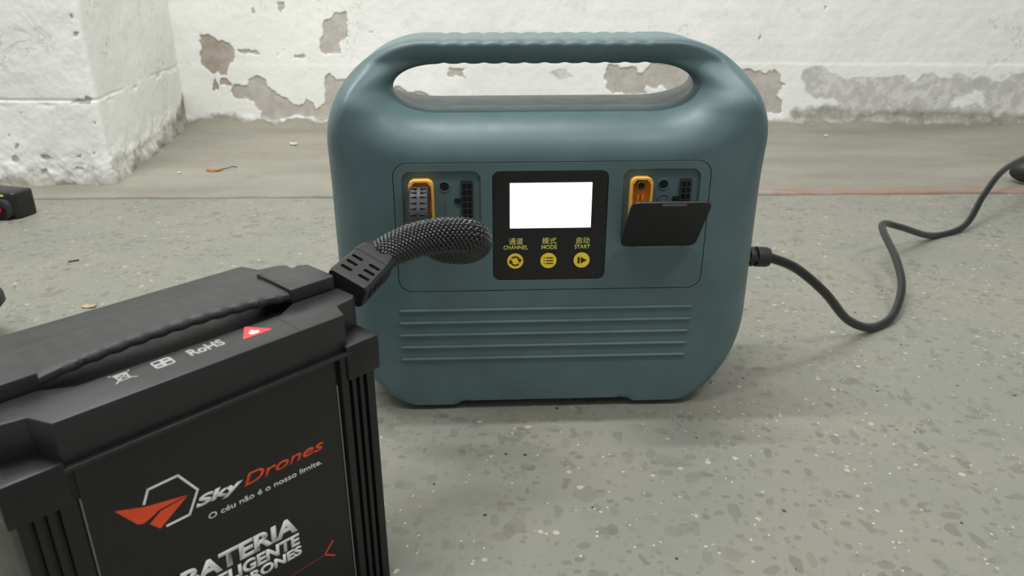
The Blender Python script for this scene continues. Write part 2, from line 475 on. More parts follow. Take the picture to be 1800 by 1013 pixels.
# ------------------------------------------------------------------ the room
PEEL= [[(-0.8111, 0.2387), (-0.7912, 0.2396), (-0.7725, 0.2325), (-0.7663, 0.2245), (-0.7551, 0.2264), (-0.7378, 0.216), (-0.725, 0.2008), (-0.7286, 0.1826), (-0.7396, 0.1681), (-0.7517, 0.1536), (-0.7552, 0.1365), (-0.7686, 0.1341), (-0.7782, 0.1438), (-0.7869, 0.1365), (-0.7833, 0.1095), (-0.7848, 0.0996), (-0.7961, 0.0986), (-0.7905, 0.1292), (-0.815, 0.1657), (-0.8166, 0.1874), (-0.8112, 0.216)], [(-0.775, 0.1316), (-0.7559, 0.1243), (-0.7432, 0.107), (-0.705, 0.1085), (-0.7007, 0.1218), (-0.6791, 0.1326), (-0.655, 0.1243), (-0.6536, 0.107), (-0.6339, 0.0896), (-0.6176, 0.0772), (-0.5997, 0.0772), (-0.5867, 0.0571), (-0.5611, 0.0571), (-0.5511, 0.0797), (-0.5402, 0.0621), (-0.5236, 0.0485), (-0.5044, 0.0621), (-0.4978, 0.0896), (-0.4966, 0.1292), (-0.4846, 0.139), (-0.4632, 0.1243), (-0.398, 0.1193), (-0.3589, 0.0996), (-0.3651, 0.0088), (-0.5193, 0.0139), (-0.5385, 0.0282), (-0.5899, 0.0282), (-0.6169, 0.0165), (-0.679, 0.0139), (-0.6755, 0.0419), (-0.7, 0.0697), (-0.7423, 0.0772), (-0.7543, 0.0896), (-0.7447, 0.1036), (-0.775, 0.1144)], [(-0.5043, 0.1946), (-0.5016, 0.2231), (-0.4912, 0.2537), (-0.4821, 0.2723), (-0.4614, 0.2839), (-0.4584, 0.2908), (-0.4286, 0.2963), (-0.4193, 0.2908), (-0.4274, 0.263), (-0.425, 0.2325), (-0.4347, 0.2231), (-0.4477, 0.216), (-0.4523, 0.1922), (-0.4926, 0.1874)], [(-0.6728, 0.3023), (-0.6642, 0.3046), (-0.6594, 0.2931), (-0.662, 0.2839), (-0.6702, 0.2853)], [(-0.602, 0.316), (-0.5821, 0.3192), (-0.5797, 0.3069), (-0.5926, 0.2917), (-0.599, 0.3)], [(-0.7176, 0.2008), (-0.6927, 0.2008), (-0.6924, 0.1922), (-0.7141, 0.1898)], [(-0.3761, 0.2466), (-0.3679, 0.2443), (-0.3743, 0.2372)], [(-0.1745, 0.1531), (-0.1626, 0.1596), (-0.1545, 0.1531), (-0.1213, 0.1531), (-0.1298, 0.1435), (-0.1252, 0.1289), (-0.1369, 0.1289), (-0.1485, 0.1321), (-0.1668, 0.1321), (-0.1697, 0.1451)], [(-0.3156, 0.0995), (-0.2982, 0.1093), (-0.2789, 0.0946), (-0.2588, 0.0946), (-0.2221, 0.0863), (-0.2206, 0.0431), (-0.3495, 0.0431)], [(0.2555, 0.1612), (0.282, 0.1628), (0.2856, 0.1564), (0.3286, 0.1596), (0.3345, 0.1451), (0.3447, 0.1412), (0.3648, 0.1644), (0.421, 0.166), (0.5206, 0.1644), (0.5307, 0.0631), (0.3955, 0.0631), (0.3741, 0.0797), (0.4099, 0.0962), (0.3989, 0.1077), (0.3791, 0.1028), (0.3585, 0.1103), (0.3527, 0.0962), (0.36, 0.088), (0.2659, 0.0863), (0.2516, 0.1028), (0.2542, 0.1191), (0.2419, 0.1321), (0.2496, 0.1451)], [(0.5688, 0.1463), (0.6291, 0.1463), (0.649, 0.1477), (0.6696, 0.1438), (0.6963, 0.1512), (0.7108, 0.1365), (0.7157, 0.1193), (0.7265, 0.1144), (0.7128, 0.0847), (0.7271, 0.0546), (0.7272, 0.0343), (0.683, 0.0394), (0.581, 0.0343)]]
GREY= [[(0.7666, 0.1341), (0.7713, 0.1536), (0.7978, 0.1609), (0.8232, 0.1584), (0.8414, 0.139), (0.8845, 0.1218), (0.9227, 0.1341), (0.9547, 0.1243), (0.9841, 0.1292), (1.0386, 0.1341), (1.0677, 0.1144), (1.0884, 0.1365), (1.1237, 0.1365), (1.1353, 0.1292), (1.1605, 0.1292), (1.1774, 0.1438), (1.2009, 0.1292), (1.2222, 0.1243), (1.2451, 0.1341), (1.2958, 0.112), (1.325, 0.1365), (1.507, 0.1341), (1.5414, 0.0139), (1.2968, 0.0241), (1.1602, 0.0139), (0.8983, 0.0394), (0.8517, 0.0747), (0.8109, 0.0747), (0.7825, 0.0946)]]
GREYH= [[(1.1753, 0.0621), (1.1873, 0.0772), (1.2161, 0.0847), (1.2392, 0.0946), (1.2619, 0.0847), (1.269, 0.0546), (1.2423, 0.0596), (1.2134, 0.0521), (1.1827, 0.0521)]]
DIRT= [[(-0.8838, 0.0216), (-0.8149, 0.0353), (-0.7483, 0.0343), (-0.6787, 0.0165), (-0.4933, 0.0165), (-0.4964, -0.017), (-0.8902, -0.017)], [(0.7496, 0.0394), (0.7636, 0.0495), (0.8242, 0.0546), (0.8588, 0.0621), (0.9188, 0.0394), (1.0204, 0.0445), (1.1741, 0.0445), (1.2778, 0.0394), (1.5414, 0.0139), (1.5533, -0.0274), (0.3073, -0.0274), (0.305, 0.0139), (0.6862, 0.0139), (0.7573, 0.0216)]]
PPEEL= [[(-0.8013, 0.3211), (-0.7972, 0.3195), (-0.7972, 0.3129), (-0.8015, 0.3123)], [(-0.7995, 0.2898), (-0.7951, 0.2892), (-0.7976, 0.2825), (-0.8009, 0.2839)], [(-0.9456, 0.1449), (-0.9393, 0.1485), (-0.9234, 0.1467), (-0.9253, 0.142), (-0.9408, 0.1424)], [(-0.8339, 0.1663), (-0.8221, 0.1706), (-0.8097, 0.1699), (-0.8043, 0.178), (-0.7974, 0.1769), (-0.7899, 0.1699), (-0.7995, 0.1585), (-0.8138, 0.1592), (-0.8351, 0.161)], [(-0.7877, 0.1716), (-0.7744, 0.1663), (-0.7795, 0.1592), (-0.7877, 0.1628)], [(-0.9746, 0.0586), (-0.9644, 0.0624), (-0.9567, 0.053), (-0.9666, 0.0462), (-0.9751, 0.0492)], [(-0.9162, 0.0624), (-0.9038, 0.068), (-0.8951, 0.0575), (-0.9038, 0.0522), (-0.9164, 0.0538)], [(-0.8503, 0.0586), (-0.8361, 0.0643), (-0.8379, 0.056)], [(-0.8632, 0.0341), (-0.8508, 0.0398), (-0.8288, 0.0379), (-0.8375, 0.0322), (-0.852, 0.0341), (-0.8587, 0.0291)], [(-0.8007, 0.1269), (-0.7953, 0.1269), (-0.7946, 0.1214), (-0.8003, 0.1203)], [(-0.922, 0.0303), (-0.9136, 0.0341), (-0.9121, 0.0246), (-0.9202, 0.0219)], [(-0.9684, 0.105), (-0.9652, 0.1032), (-0.9684, 0.0995)], [(-0.8146, 0.0699), (-0.807, 0.0706), (-0.8067, 0.0635), (-0.8133, 0.0635)], [(-0.963, 0.0755), (-0.9556, 0.0829), (-0.9585, 0.0743)]]
EXTRA = [[(-0.7039, 0.2007), (-0.6821, 0.1978), (-0.6611, 0.1878), (-0.683, 0.1907)], [(-0.6193, 0.1893), (-0.6059, 0.1893), (-0.6098, 0.1821), (-0.6185, 0.1835)], [(-0.5723, 0.185), (-0.5425, 0.185), (-0.543, 0.1807), (-0.5698, 0.1807)], [(-0.375, 0.2402), (-0.3598, 0.2472), (-0.3649, 0.2374)], [(0.8009, 0.3092), (0.8071, 0.3065), (0.8036, 0.301)], [(0.6441, 0.2402), (0.6504, 0.2374), (0.6455, 0.2289)]]
PEEL = PEEL + EXTRA
GREY = GREY + [[(0.093, 0.1373), (0.1123, 0.149), (0.1423, 0.1446), (0.1682, 0.1315), (0.1504, 0.1227), (0.1202, 0.1286)]]

def seam_y(x): return 1.402 + 0.022 * x

def build_floor():
    xs = np.r_[-3.0, np.linspace(-1.3, 1.4, 181), 3.2]
    vs = []; n = len(xs)
    for x in xs: vs.append((x, seam_y(x) + 0.0012 * math.sin(x * 61) + 0.0015 * math.sin(x * 23), 0.0))
    for x in xs: vs.append((x, -2.6, 0.0))
    for x in xs: vs.append((x, seam_y(x), -0.05))
    f = [(n + i, n + i + 1, i + 1, i) for i in range(n - 1)] + [(i, i + 1, 2 * n + i + 1, 2 * n + i) for i in range(n - 1)]
    return mesh('floor', vs, f, 'floor', sm=30, kind='structure', label='grey terrazzo concrete floor with brown and pale stone chips')
build_floor()

def build_strip():
    xs = np.r_[-3.0, np.linspace(-1.3, 1.5, 700), 3.2]
    ys = np.r_[0, 0.0, 0.002, 0.006, np.linspace(0.012, 0.10, 22), np.linspace(0.12, 0.75, 40)]
    X, T = np.meshgrid(xs, ys)
    Y = T + seam_y(X) + 0.004 + 0.004 * fbm(np.stack([X, 0 * X, 0 * X], -1), 14)
    P = np.stack([X, Y, 0 * X], -1)
    Z = 0.0045 + 0.0022 * fbm(P, 9) + 0.0012 * fbm(P, 60, 3)
    Z = Z + 0.02 * sstep(T, 0.62, 0.70) * (0.6 + fbm(P, 25))
    Z[0] = -0.05; Z[1] -= 0.003; Z[2] -= 0.001
    red = sstep(X, 0.30, 0.55) * (1 - sstep(X, 1.0, 1.2) * 0.4) * (1 - sstep(T, 0.02, 0.06)) * 0.9
    red += (1 - sstep(X, 0.2, 0.4)) * (1 - sstep(T, 0.0, 0.03)) * 0.1
    h, w = X.shape
    idx = np.arange(h * w).reshape(h, w)
    f = np.stack([idx[:-1, :-1], idx[:-1, 1:], idx[1:, 1:], idx[1:, :-1]], -1).reshape(-1, 4)
    o = mesh('trim_1', np.stack([X, Y, Z], -1).reshape(-1, 3), f.tolist(), 'strip', sm=60, kind='structure', label='smooth brown-grey concrete strip along the foot of the wall')
    a = o.data.attributes.new('red', 'FLOAT', 'POINT'); a.data.foreach_set('value', red.ravel())
build_strip()

ZS = np.r_[np.linspace(-0.02, 0.40, 190), np.linspace(0.43, 0.8, 12), 1.2, 1.8, 2.7]
def wall_sheet(name, path, normals, label, fields):
    """path (n,2), outward normals (n,2); fields(x, z, s) -> dict of attributes and the outward relief"""
    n = len(path); s = np.r_[0, np.cumsum(np.linalg.norm(np.diff(path, axis=0), axis=1))]
    Xp, Zp = np.meshgrid(np.arange(n), ZS)
    px = path[Xp.ravel(), 0]; py = path[Xp.ravel(), 1]; z = Zp.ravel(); ss = s[Xp.ravel()]
    at, rel = fields(px, py, z, ss)
    nx = normals[Xp.ravel()]
    V = np.stack([px + nx[:, 0] * rel, py + nx[:, 1] * rel, z], 1)
    h = len(ZS); idx = np.arange(h * n).reshape(h, n)
    f = np.stack([idx[:-1, :-1], idx[:-1, 1:], idx[1:, 1:], idx[1:, :-1]], -1).reshape(-1, 4)
    o = mesh(name, V, f.tolist(), 'wall', sm=80, kind='structure', label=label)
    for k, v in at.items():
        a = o.data.attributes.new(k, 'FLOAT', 'POINT'); a.data.foreach_set('value', np.ascontiguousarray(v, dtype=np.float32))
    return o

def plinth(z, P):
    """the lower 17 cm of render stands a little proud, with a worn top edge"""
    e = 0.166 + 0.006 * fbm(P, 6, 3)
    return 0.006 * (1 - sstep(z, e - 0.006, e + 0.004))

def back_fields(px, py, z, s):
    P = np.stack([px, py, z], 1); Q = np.stack([px, z], 1)
    rag = 0.010 * fbm(P, 45, 4, 0.6)
    peel = polys_field(Q, PEEL) + rag
    grey = np.minimum(polys_field(Q, GREY), -polys_field(Q, GREYH)) + rag
    dirt = np.maximum(polys_field(Q, DIRT), 0.020 - z) + 1.2 * rag
    brown = 1.0 - sstep(px, -0.78, -0.70) + 0 * z
    rel = plinth(z, P) * (0.08 + 0.17 * sstep(px, 0.3, 0.5)) + 0.005 * fbm(P, 4, 3) + 0.0011 * fbm(P, 40, 4, 0.6)
    rel += 0.012 * (1 - sstep(z, 0.0, 0.03 + 0.02 * fbm(P, 12))) * (0.7 + fbm(P, 18))
    rel -= 0.0028 * sstep(peel, -0.0015, 0.0025) + 0.0010 * sstep(grey, -0.002, 0.003)
    return {'peel': peel, 'grey': grey, 'dirt': dirt, 'brown': brown}, rel
xs = np.r_[-0.93, np.linspace(-0.90, 1.62, 1180), 1.9, 2.4, 3.2]
build_path = np.stack([xs, 2.095 + 0 * xs], 1)
wall_sheet('wall_back', build_path, np.tile([0.0, -1.0], (len(xs), 1)), 'white painted wall with paint peeled away in grey-brown patches', back_fields)

def pillar_fields(px, py, z, s):
    P = np.stack([px, py, z], 1); Q = np.stack([px, z], 1)
    front = py < 1.482
    rag = 0.010 * fbm(P, 45, 4, 0.6)
    lump = fbm(P, 30, 4, 0.6)
    low = 1 - sstep(z, 0.01, 0.13)
    peel = np.where(front, polys_field(Q, PPEEL), -0.05)
    base_h = 0.030 + 0.028 * fbm(P, 9, 4) + 0.012 * (~front)
    peel = np.maximum(peel, -0.004 - 0.02 * (0.9 - low) - 0.018 * (1 - 1.55 * np.clip(fbm(P, 55, 3), 0, 1) * low)) + rag * 0.6
    grey = np.maximum(base_h - z, -0.05) + rag
    dirt = 0.024 + 0.035 * fbm(P, 14, 3) - z
    # darker tone reaching higher in the inner corner beside the back wall
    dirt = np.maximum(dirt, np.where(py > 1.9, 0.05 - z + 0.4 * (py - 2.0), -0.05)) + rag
    rel = plinth(z, P) * 0.10 - 0.0022 * np.exp(-((z - 0.166 - 0.006 * fbm(P, 6, 3)) / 0.0018) ** 2) * sstep(fbm(P, 7, 2), -0.15, 0.1) + 0.004 * fbm(P, 5, 3) + 0.0011 * fbm(P, 40, 4, 0.6)
    rel += low ** 1.5 * 0.007 * lump + 0.012 * (1 - sstep(z, 0.0, 0.035)) * (0.6 + fbm(P, 16))
    ledge = np.exp(-((z - 0.158) / 0.004) ** 2) * -0.003 * np.clip(fbm(P, 20, 3) * 3, 0, 1)
    rel += ledge - 0.0016 * sstep(peel, -0.0015, 0.0025)
    return {'peel': peel, 'grey': grey, 'dirt': dirt, 'brown': 0.25 + 0 * z}, rel
def pillar_path():
    a, c, b = np.array([-2.6, 1.462]), np.array([-0.786, 1.477]), np.array([-0.884, 2.12])
    pts = [a]; r = 0.012
    d1 = (c - a) / np.linalg.norm(c - a); d2 = (b - c) / np.linalg.norm(b - c)
    st = np.array([-1.35, a[1] + (c[1] - a[1]) * (-1.35 - a[0]) / (c[0] - a[0])])
    for t in np.linspace(0, 1, 290): pts.append(st + (c - d1 * r - st) * t)
    for t in np.linspace(0.1, 0.9, 7): pts.append((1 - t) ** 2 * (c - d1 * r) + 2 * t * (1 - t) * c + t * t * (c + d2 * r))
    for t in np.linspace(0, 1, 270): pts.append(c + d2 * r + (b - c - d2 * r) * t)
    p = np.array(pts); g = np.gradient(p, axis=0); g /= np.linalg.norm(g, axis=1)[:, None]
    return p, np.stack([g[:, 1], -g[:, 0]], 1)
pp, pn = pillar_path()
wall_sheet('wall_left', pp, pn, 'white painted pillar with a crumbling grey foot and a cracked ledge line', pillar_fields)
# ------------------------------------------------------------------ the charger
CH_LOC = (0.0381, 0.6521, 0.0); CH_YAW = R(2.5)
CX0, CX1, CTOP = -0.2015, 0.1940, 0.3427
HF = 0.050                       # depth of the front half shell
def outer_outline(n_top, n_bot):
    rt, rbx, rb = 0.089, 0.077, 0.090
    pts = []
    def arc(cx, cz, r, a0, a1, n, rz=None):
        for i in range(n + 1):
            a = R(a0 + (a1 - a0) * i / n); pts.append((cx + r * math.cos(a), cz + (rz or r) * math.sin(a)))
    pts.append((CX1, 0.15))
    arc(CX1 - rt, CTOP - rt, rt, 0, 90, 60); arc(CX0 + rt, CTOP - rt, rt, 90, 180, 60)
    pts.append((CX0, 0.15))
    arc(CX0 + rbx, rb, rbx, 180, 270, 50, rb)
    for x in np.linspace(-0.1215, 0.114, 121):
        lift = 0.0042 * (sstep(np.array(x), -0.094, -0.076) - sstep(np.array(x), 0.064, 0.082))
        pts.append((x, float(lift)))
    arc(CX1 - rbx, rb, rbx, 270, 360, 50, rb)
    p = np.array(pts + [pts[0]])
    # cut into the stretch above z = .302 and the stretch below it
    fine, _ = resample(p, 6001); fine = fine[:-1]
    z0 = 0.3015
    above = fine[:, 1] >= z0
    i0 = [i for i in range(len(fine)) if above[i] and not above[i - 1]][0]
    fine = np.roll(fine, -i0, 0); k = int((fine[:, 1] >= z0).sum())
    top, _ = resample(fine[:k], n_top + 1); bot, _ = resample(np.vstack([fine[k - 1:], fine[:1]]), n_bot + 1)
    return np.vstack([top[:-1], bot[:-1]])
def slot_outline(n_top, n_bot):
    x0, x1, zc, b, a = -0.1412, 0.1270, 0.3024, 0.0192, 0.043
    def half(sgn):
        pts = []
        for i in range(61):
            t = R(90 * i / 60); pts.append((x1 - a + a * math.cos(t) ** 0.9, zc + sgn * b * math.sin(t)))
        for i in range(61):
            t = R(90 + 90 * i / 60); pts.append((x0 + a - a * abs(math.cos(t)) ** 0.9, zc + sgn * b * math.sin(t)))
        return np.array(pts)
    top, _ = resample(half(1), n_top + 1); bot, _ = resample(half(-1)[::-1], n_bot + 1)
    return np.vstack([top[:-1], bot[:-1]])
def near(P, L, inside=True):
    """distance to a closed outline and the outward normal of its nearest point"""
    d = np.full(len(P), 1e9); nz = np.zeros(len(P)); vx = np.zeros(len(P))
    L2 = np.roll(L, -1, 0); g = L2 - L; gn = g / np.linalg.norm(g, axis=1)[:, None]
    N = np.stack([gn[:, 1], -gn[:, 0]], 1)
    for a, b, nn in zip(L, L2, N):
        e = b - a; w = P - a; t = np.clip((w @ e) / (e @ e), 0, 1)
        r_ = w - t[:, None] * e; q = np.linalg.norm(r_, axis=1); m = q < d
        d[m] = q[m]; nz[m] = np.where(q[m] > 3e-4, np.sign(1 if inside else -1) * -r_[m, 1] / np.maximum(q[m], 1e-9), nn[1]); vx[m] = r_[m, 0] / np.maximum(q[m], 1e-9)
    return d, nz, vx
def ell(t): t = np.clip(t, 0, 1); return np.sqrt(np.maximum(0, 1 - (1 - t) ** 2))

def build_housing(parent):
    NTOP, NBOT, MR = 260, 300, 76
    O = outer_outline(NTOP, NBOT); S = slot_outline(NTOP, NBOT); n = NTOP + NBOT
    def dip(x):
        return 0.0010 * (0.5 - 0.5 * np.cos(2 * np.pi * (x + 0.105) / 0.0178)) ** 2 * (sstep(x, -0.108, -0.095) - sstep(x, 0.085, 0.10))
    top = np.arange(n) < NTOP
    O2 = O.copy(); S2 = S.copy()
    O2[top, 1] -= dip(O[top, 0]) * (O[top, 1] > 0.33); S2[top, 1] += dip(S[top, 0]) * (S[top, 1] > 0.312)
    tt = 0.5 - 0.5 * np.cos(np.pi * np.linspace(0, 1, MR)); tt = tt ** 1.0
    rows = []                                                   # rows of (n,3)
    F = S2[None] + (O2 - S2)[None] * tt[:, None, None]           # slot -> outer
    P = F.reshape(-1, 2)
    do, nzo, _ = near(P, O2); ds, nzs, nxs = near(P, S2, False)
    rt = 0.089; dz_ = P[:, 1] - (CTOP - rt); dx_ = np.maximum(np.maximum(P[:, 0] - (CX1 - rt), CX0 + rt - P[:, 0]), 0)
    nzo = np.where(dz_ > 0, dz_ / np.maximum(np.hypot(dx_, dz_), 1e-9), nzo)      # exact around the top corners
    side = 0.034 - 0.017 * sstep(P[:, 1], 0.205, 0.285)
    Ro = np.where(nzo > 0, side + (0.0055 - side) * nzo ** 2, side + (0.006 - side) * np.abs(nzo) ** 1.7)
    go = ell(do / Ro)
    x = np.clip(ds / (0.038 + 0.013 * nxs ** 2), 0, 1)
    ramp = (1 - (1 - x) ** 2) ** 0.52
    w = sstep(P[:, 1], 0.300, 0.322)
    gs = ramp * (1 - w) + ell(ds / 0.021) * w
    cap = 1 - 0.82 * sstep(nzo, 0.30, 0.97) * sstep(P[:, 1], 0.286, 0.326)   # the handle bar is slimmer than the body
    g = go * gs * cap
    y = HF * (1 - g)
    front = np.concatenate([P, y[:, None]], 1).reshape(MR, n, 3)
    front[0, :, 2] = HF; front[-1, :, 2] = HF
    DB, RB = 0.132, 0.010
    rows += [r[:, [0, 2, 1]] for r in front]                     # -> (x, y, z)
    cen_o = np.array([0.0, 0.17]);
    def flare(q, yy):                                           # the slot widens at both ends towards the back
        q = q.copy(); t_ = np.clip((yy - HF) / (DB - HF), 0, 1)
        q[:, 0] += t_ * 0.017 * np.clip((q[:, 0] + 0.007) / 0.13, -1, 1) ** 5
        return q
    def wall_rows(L, sgn):
        g_ = np.roll(L, -1, 0) - np.roll(L, 1, 0); g_ /= np.linalg.norm(g_, axis=1)[:, None]
        nn = np.stack([g_[:, 1], -g_[:, 0]], 1) * sgn            # into the material
        out = []
        for yy, ins in ((HF + 0.0002, 0.0009), (HF + 0.0013, 0.0009), (HF + 0.0015, 0.0), (HF + 0.02, 0), (0.09, 0), (DB - RB, 0)):
            q = L + nn * ins
            if sgn > 0: q = flare(q, yy)
            out.append(np.stack([q[:, 0], np.full(n, yy), q[:, 1]], 1))
        for a in (15, 30, 45, 60, 75, 90):
            ins = RB * (1 - math.cos(R(a))); q = L + nn * ins
            if sgn > 0: q = flare(q, DB)
            out.append(np.stack([q[:, 0], np.full(n, DB - RB + RB * math.sin(R(a))), q[:, 1]], 1))
        return out
    # outline runs counter-clockwise, (g.y,-g.x) points outward for both loops
    ow = wall_rows(O2, -1.0)                                    # outward loop: material lies inside
    sw = wall_rows(S2, 1.0)
    rows += ow
    rows += sw[::-1]
    V = np.vstack(rows); m = len(rows)
    f = []
    for i in range(m):
        a = i * n; b = ((i + 1) % m) * n
        for j in range(n):
            k = (j + 1) % n; f.append((a + j, a + k, b + k, b + j))
    return V, f
charger = empty('battery_charger', CH_LOC, CH_YAW, label='teal portable battery charger with carry handle and lit white screen', cat='charger')
HV, HFACES = build_housing(charger)
bmh = bmesh.new()
hv = [bmh.verts.new(v) for v in HV]
for q in HFACES: bmh.faces.new([hv[i] for i in q])
housing = bm_obj('housing', bmh, 'teal', charger, sm=None)
PX0, PZ0, PX1, PZ1 = -0.1412, 0.1255, 0.1366, 0.2455
cut = plate('cut', [rrect(PX0, PZ0, PX1, PZ1, 0.0125, 8)], -0.004, 0.0036, 'teal', charger)
boolean(housing, [cut])
smooth(housing.data, 38)

# front panel with two port recesses and the display opening
G = 0.0006
plate('front_panel', [rrect(PX0 + G, PZ0 + G, PX1 - G, PZ1 - G, 0.012, 8), rrect(-0.1335, 0.1690, -0.0655, 0.2375, 0.0075), rrect(0.0595, 0.1690, 0.1272, 0.2378, 0.0075), rrect(-0.0553, 0.1357, 0.0464, 0.2372, 0.0065)], 0.0, 0.0030, 'panel', charger, bev=0.0004)
for name_x in ((-0.1334, -0.0656), (0.0596, 0.1271)):
    plate('port_recess', [rrect(name_x[0] - 0.002, 0.167, name_x[1] + 0.002, 0.2398, 0.008)], 0.0030, 0.0036, 'panel', charger)
display = plate('display', [rrect(-0.0548, 0.1362, 0.0459, 0.2367, 0.006)], 0.0002, 0.0034, 'bezel', charger, bev=0.0003, label='glossy black display bezel')
plate('screen', [rrect(-0.0400, 0.1856, 0.0321, 0.2268, 0.0004)], -0.00005, 0.0003, 'screen', display, label='lit white screen')

def tri(cx, cz, r, ang):
    return [(cx + r * math.cos(R(ang + a)), cz + r * math.sin(R(ang + a))) for a in (0, 125, 235)]
def arcband(cx, cz, r0, r1, a0, a1, n=14):
    o = [(cx + r1 * math.cos(R(a0 + (a1 - a0) * i / n)), cz + r1 * math.sin(R(a0 + (a1 - a0) * i / n))) for i in range(n + 1)]
    return o + [(cx + r0 * math.cos(R(a1 + (a0 - a1) * i / n)), cz + r0 * math.sin(R(a1 + (a0 - a1) * i / n))) for i in range(n + 1)]
def icon(loops, parent):
    for lp in loops: plate('icon', [lp], -0.00034, -0.0001, 'icon', parent)
BZ = 0.1545
for bx, kind in ((-0.0352, 'loop'), (-0.0051, 'list'), (0.0251, 'play')):
    b = plate('button', [circle(bx, BZ, 0.0073, 40)], -0.0001, 0.0003, 'print_yellow', display, label={'loop': 'round yellow button with circling arrows', 'list': 'round yellow button with a three line list', 'play': 'round yellow button with a bar and triangle'}[kind])
    if kind == 'loop':
        icon([arcband(bx, BZ, 0.0034, 0.0047, 20, 140), arcband(bx, BZ, 0.0034, 0.0047, 200, 320), tri(bx + 0.0041, BZ + 0.0004, 0.0024, -85), tri(bx - 0.0041, BZ - 0.0004, 0.0024, 95)], b)
    elif kind == 'list':
        for k in (-1, 0, 1):
            zz = BZ + k * 0.0027
            icon([rrect(bx - 0.0022, zz - 0.00045, bx + 0.0043, zz + 0.00045, 0.0002, 2), rrect(bx - 0.0043, zz - 0.00045, bx - 0.0033, zz + 0.00045, 0.0002, 2)], b)
    else:
        icon([rrect(bx - 0.0037, BZ - 0.0030, bx - 0.0018, BZ + 0.0030, 0.0002, 2), [(bx - 0.0008, BZ - 0.0030), (bx + 0.0047, BZ), (bx - 0.0008, BZ + 0.0030)]], b)
for body, x0, x1, z0, cap, mt in (('CHANNEL', -0.0458, -0.0238, 0.1655, 0.0037, 'print_pale'), ('MODE', -0.0115, 0.0024, 0.1655, 0.0037, 'print_pale'), ('START', 0.0184, 0.0323, 0.1655, 0.0037, 'print_pale'),
                           ('\u901a\u9053', -0.0408, -0.0283, 0.1702, 0.0063, 'print_pale'), ('\u6a21\u5f0f', -0.0111, 0.0018, 0.1702, 0.0063, 'print_pale'), ('\u542f\u52a8', 0.0192, 0.0316, 0.1702, 0.0063, 'print_pale')):
    text('lettering', body, x0, x1, z0, cap, mt, display, y=0.0002, bold=0.0 if ord(body[0]) > 999 else 0.010, fit='all' if ord(body[0]) > 999 else 'cap')

# five raised ribs
for k in range(5):
    z = 0.1066 - k * 0.01256
    p = np.array([(-0.1428 - 0.0002 * k + (0.2745 - 0.0007 * k) * t, 0, z) for t in np.r_[0, 0.002, 0.004, np.linspace(0.02, 0.98, 18), 0.996, 0.998, 1]])
    rr = np.full(24, 0.00175); rr[[0, -1]] = 0.0006; rr[[1, -2]] = 0.0012
    rib = tube('rib', p, rr, 'teal', charger, seg=10)
    rib.scale = (1, 1.15, 1)
for x0, x1 in ((-0.140, -0.098), (0.086, 0.130)):
    for y0 in (0.022, 0.095):
        box('foot_pad', (x0, y0, 0.0), (x1, y0 + 0.022, 0.003), 'rubber', charger, r=0.0004)

# sockets on the right and left recess floors
def pin_socket(x0, x1, z0, z1, tab):
    cells = []
    w = (x1 - x0 - 0.0036) / 2; nrow = 7; hgt = (z1 - z0 - 0.0040) / nrow
    for c in range(2):
        for r_ in range(nrow):
            a = x0 + 0.0014 + c * (w + 0.0008); b = z0 + 0.0020 + r_ * hgt
            cells.append(rrect(a, b + 0.0005, a + w, b + hgt - 0.0005, 0.0004, 2))
    s = plate('data_socket', [rrect(x0, z0, x1, z1, 0.0006, 3)] + cells, 0.0012, 0.0030, 'sockframe', charger, label='black fourteen hole data socket')
    plate('socket_floor', [rrect(x0, z0, x1, z1, 0.0006, 3)], 0.0026, 0.0031, 'deep', s)
    plate('key_tab', [rrect(x0 - 0.0056, tab - 0.0021, x0 + 0.0002, tab + 0.0021, 0.0004, 2)], 0.0014, 0.0031, 'deep', s)
pin_socket(-0.0826, -0.0721, 0.1850, 0.2288, 0.2108)
pin_socket(0.1101, 0.1203, 0.1850, 0.2286, 0.2105)
def led_hole(x, z, deep=True):
    s = plate('indicator_hole', [circle(x, z, 0.0048, 32), circle(x, z, 0.0040, 32)], 0.0020, 0.0032, 'teal', charger, bev=0.00035)
    plate('hole_floor', [circle(x, z, 0.0040, 32)], 0.0028, 0.0031, 'deep' if deep else 'panel', s)
led_hole(-0.0970, 0.2237); led_hole(0.0954, 0.2236); led_hole(0.0962, 0.2105, False)
plate('guide_line', [rrect(-0.0965, 0.196, -0.0960, 0.2125, 0.0002, 2)], 0.0024, 0.0031, 'panel', charger)
def yellow_shell(x0, x1, z0, z1, yf, parent, name, lab):
    c = 0.0045
    out = [(x0, z0 + 0.002), (x0 + 0.002, z0), (x1 - 0.002, z0), (x1, z0 + 0.002), (x1, z1 - c), (x1 - 0.0012, z1 - 0.0018), (x1 - c, z1), (x0 + c, z1), (x0 + 0.0012, z1 - 0.0018), (x0, z1 - c)]
    t = 0.0021
    inn = [(x0 + t, z0 + t), (x1 - t, z0 + t), (x1 - t, z1 - c - 0.0016), (x1 - c - 0.0008, z1 - t), (x0 + c + 0.0008, z1 - t), (x0 + t, z1 - c - 0.0016)]
    s = plate(name, [out, inn], yf, 0.0032, 'yellow', parent, bev=0.0003, label=lab)
    plate('socket_core', [inn], 0.0010, 0.0030, 'orange', s)
    return s
sr = yellow_shell(0.0652, 0.0848, 0.186, 0.2316, -0.0050, charger, 'power_socket', 'yellow two pole power socket')
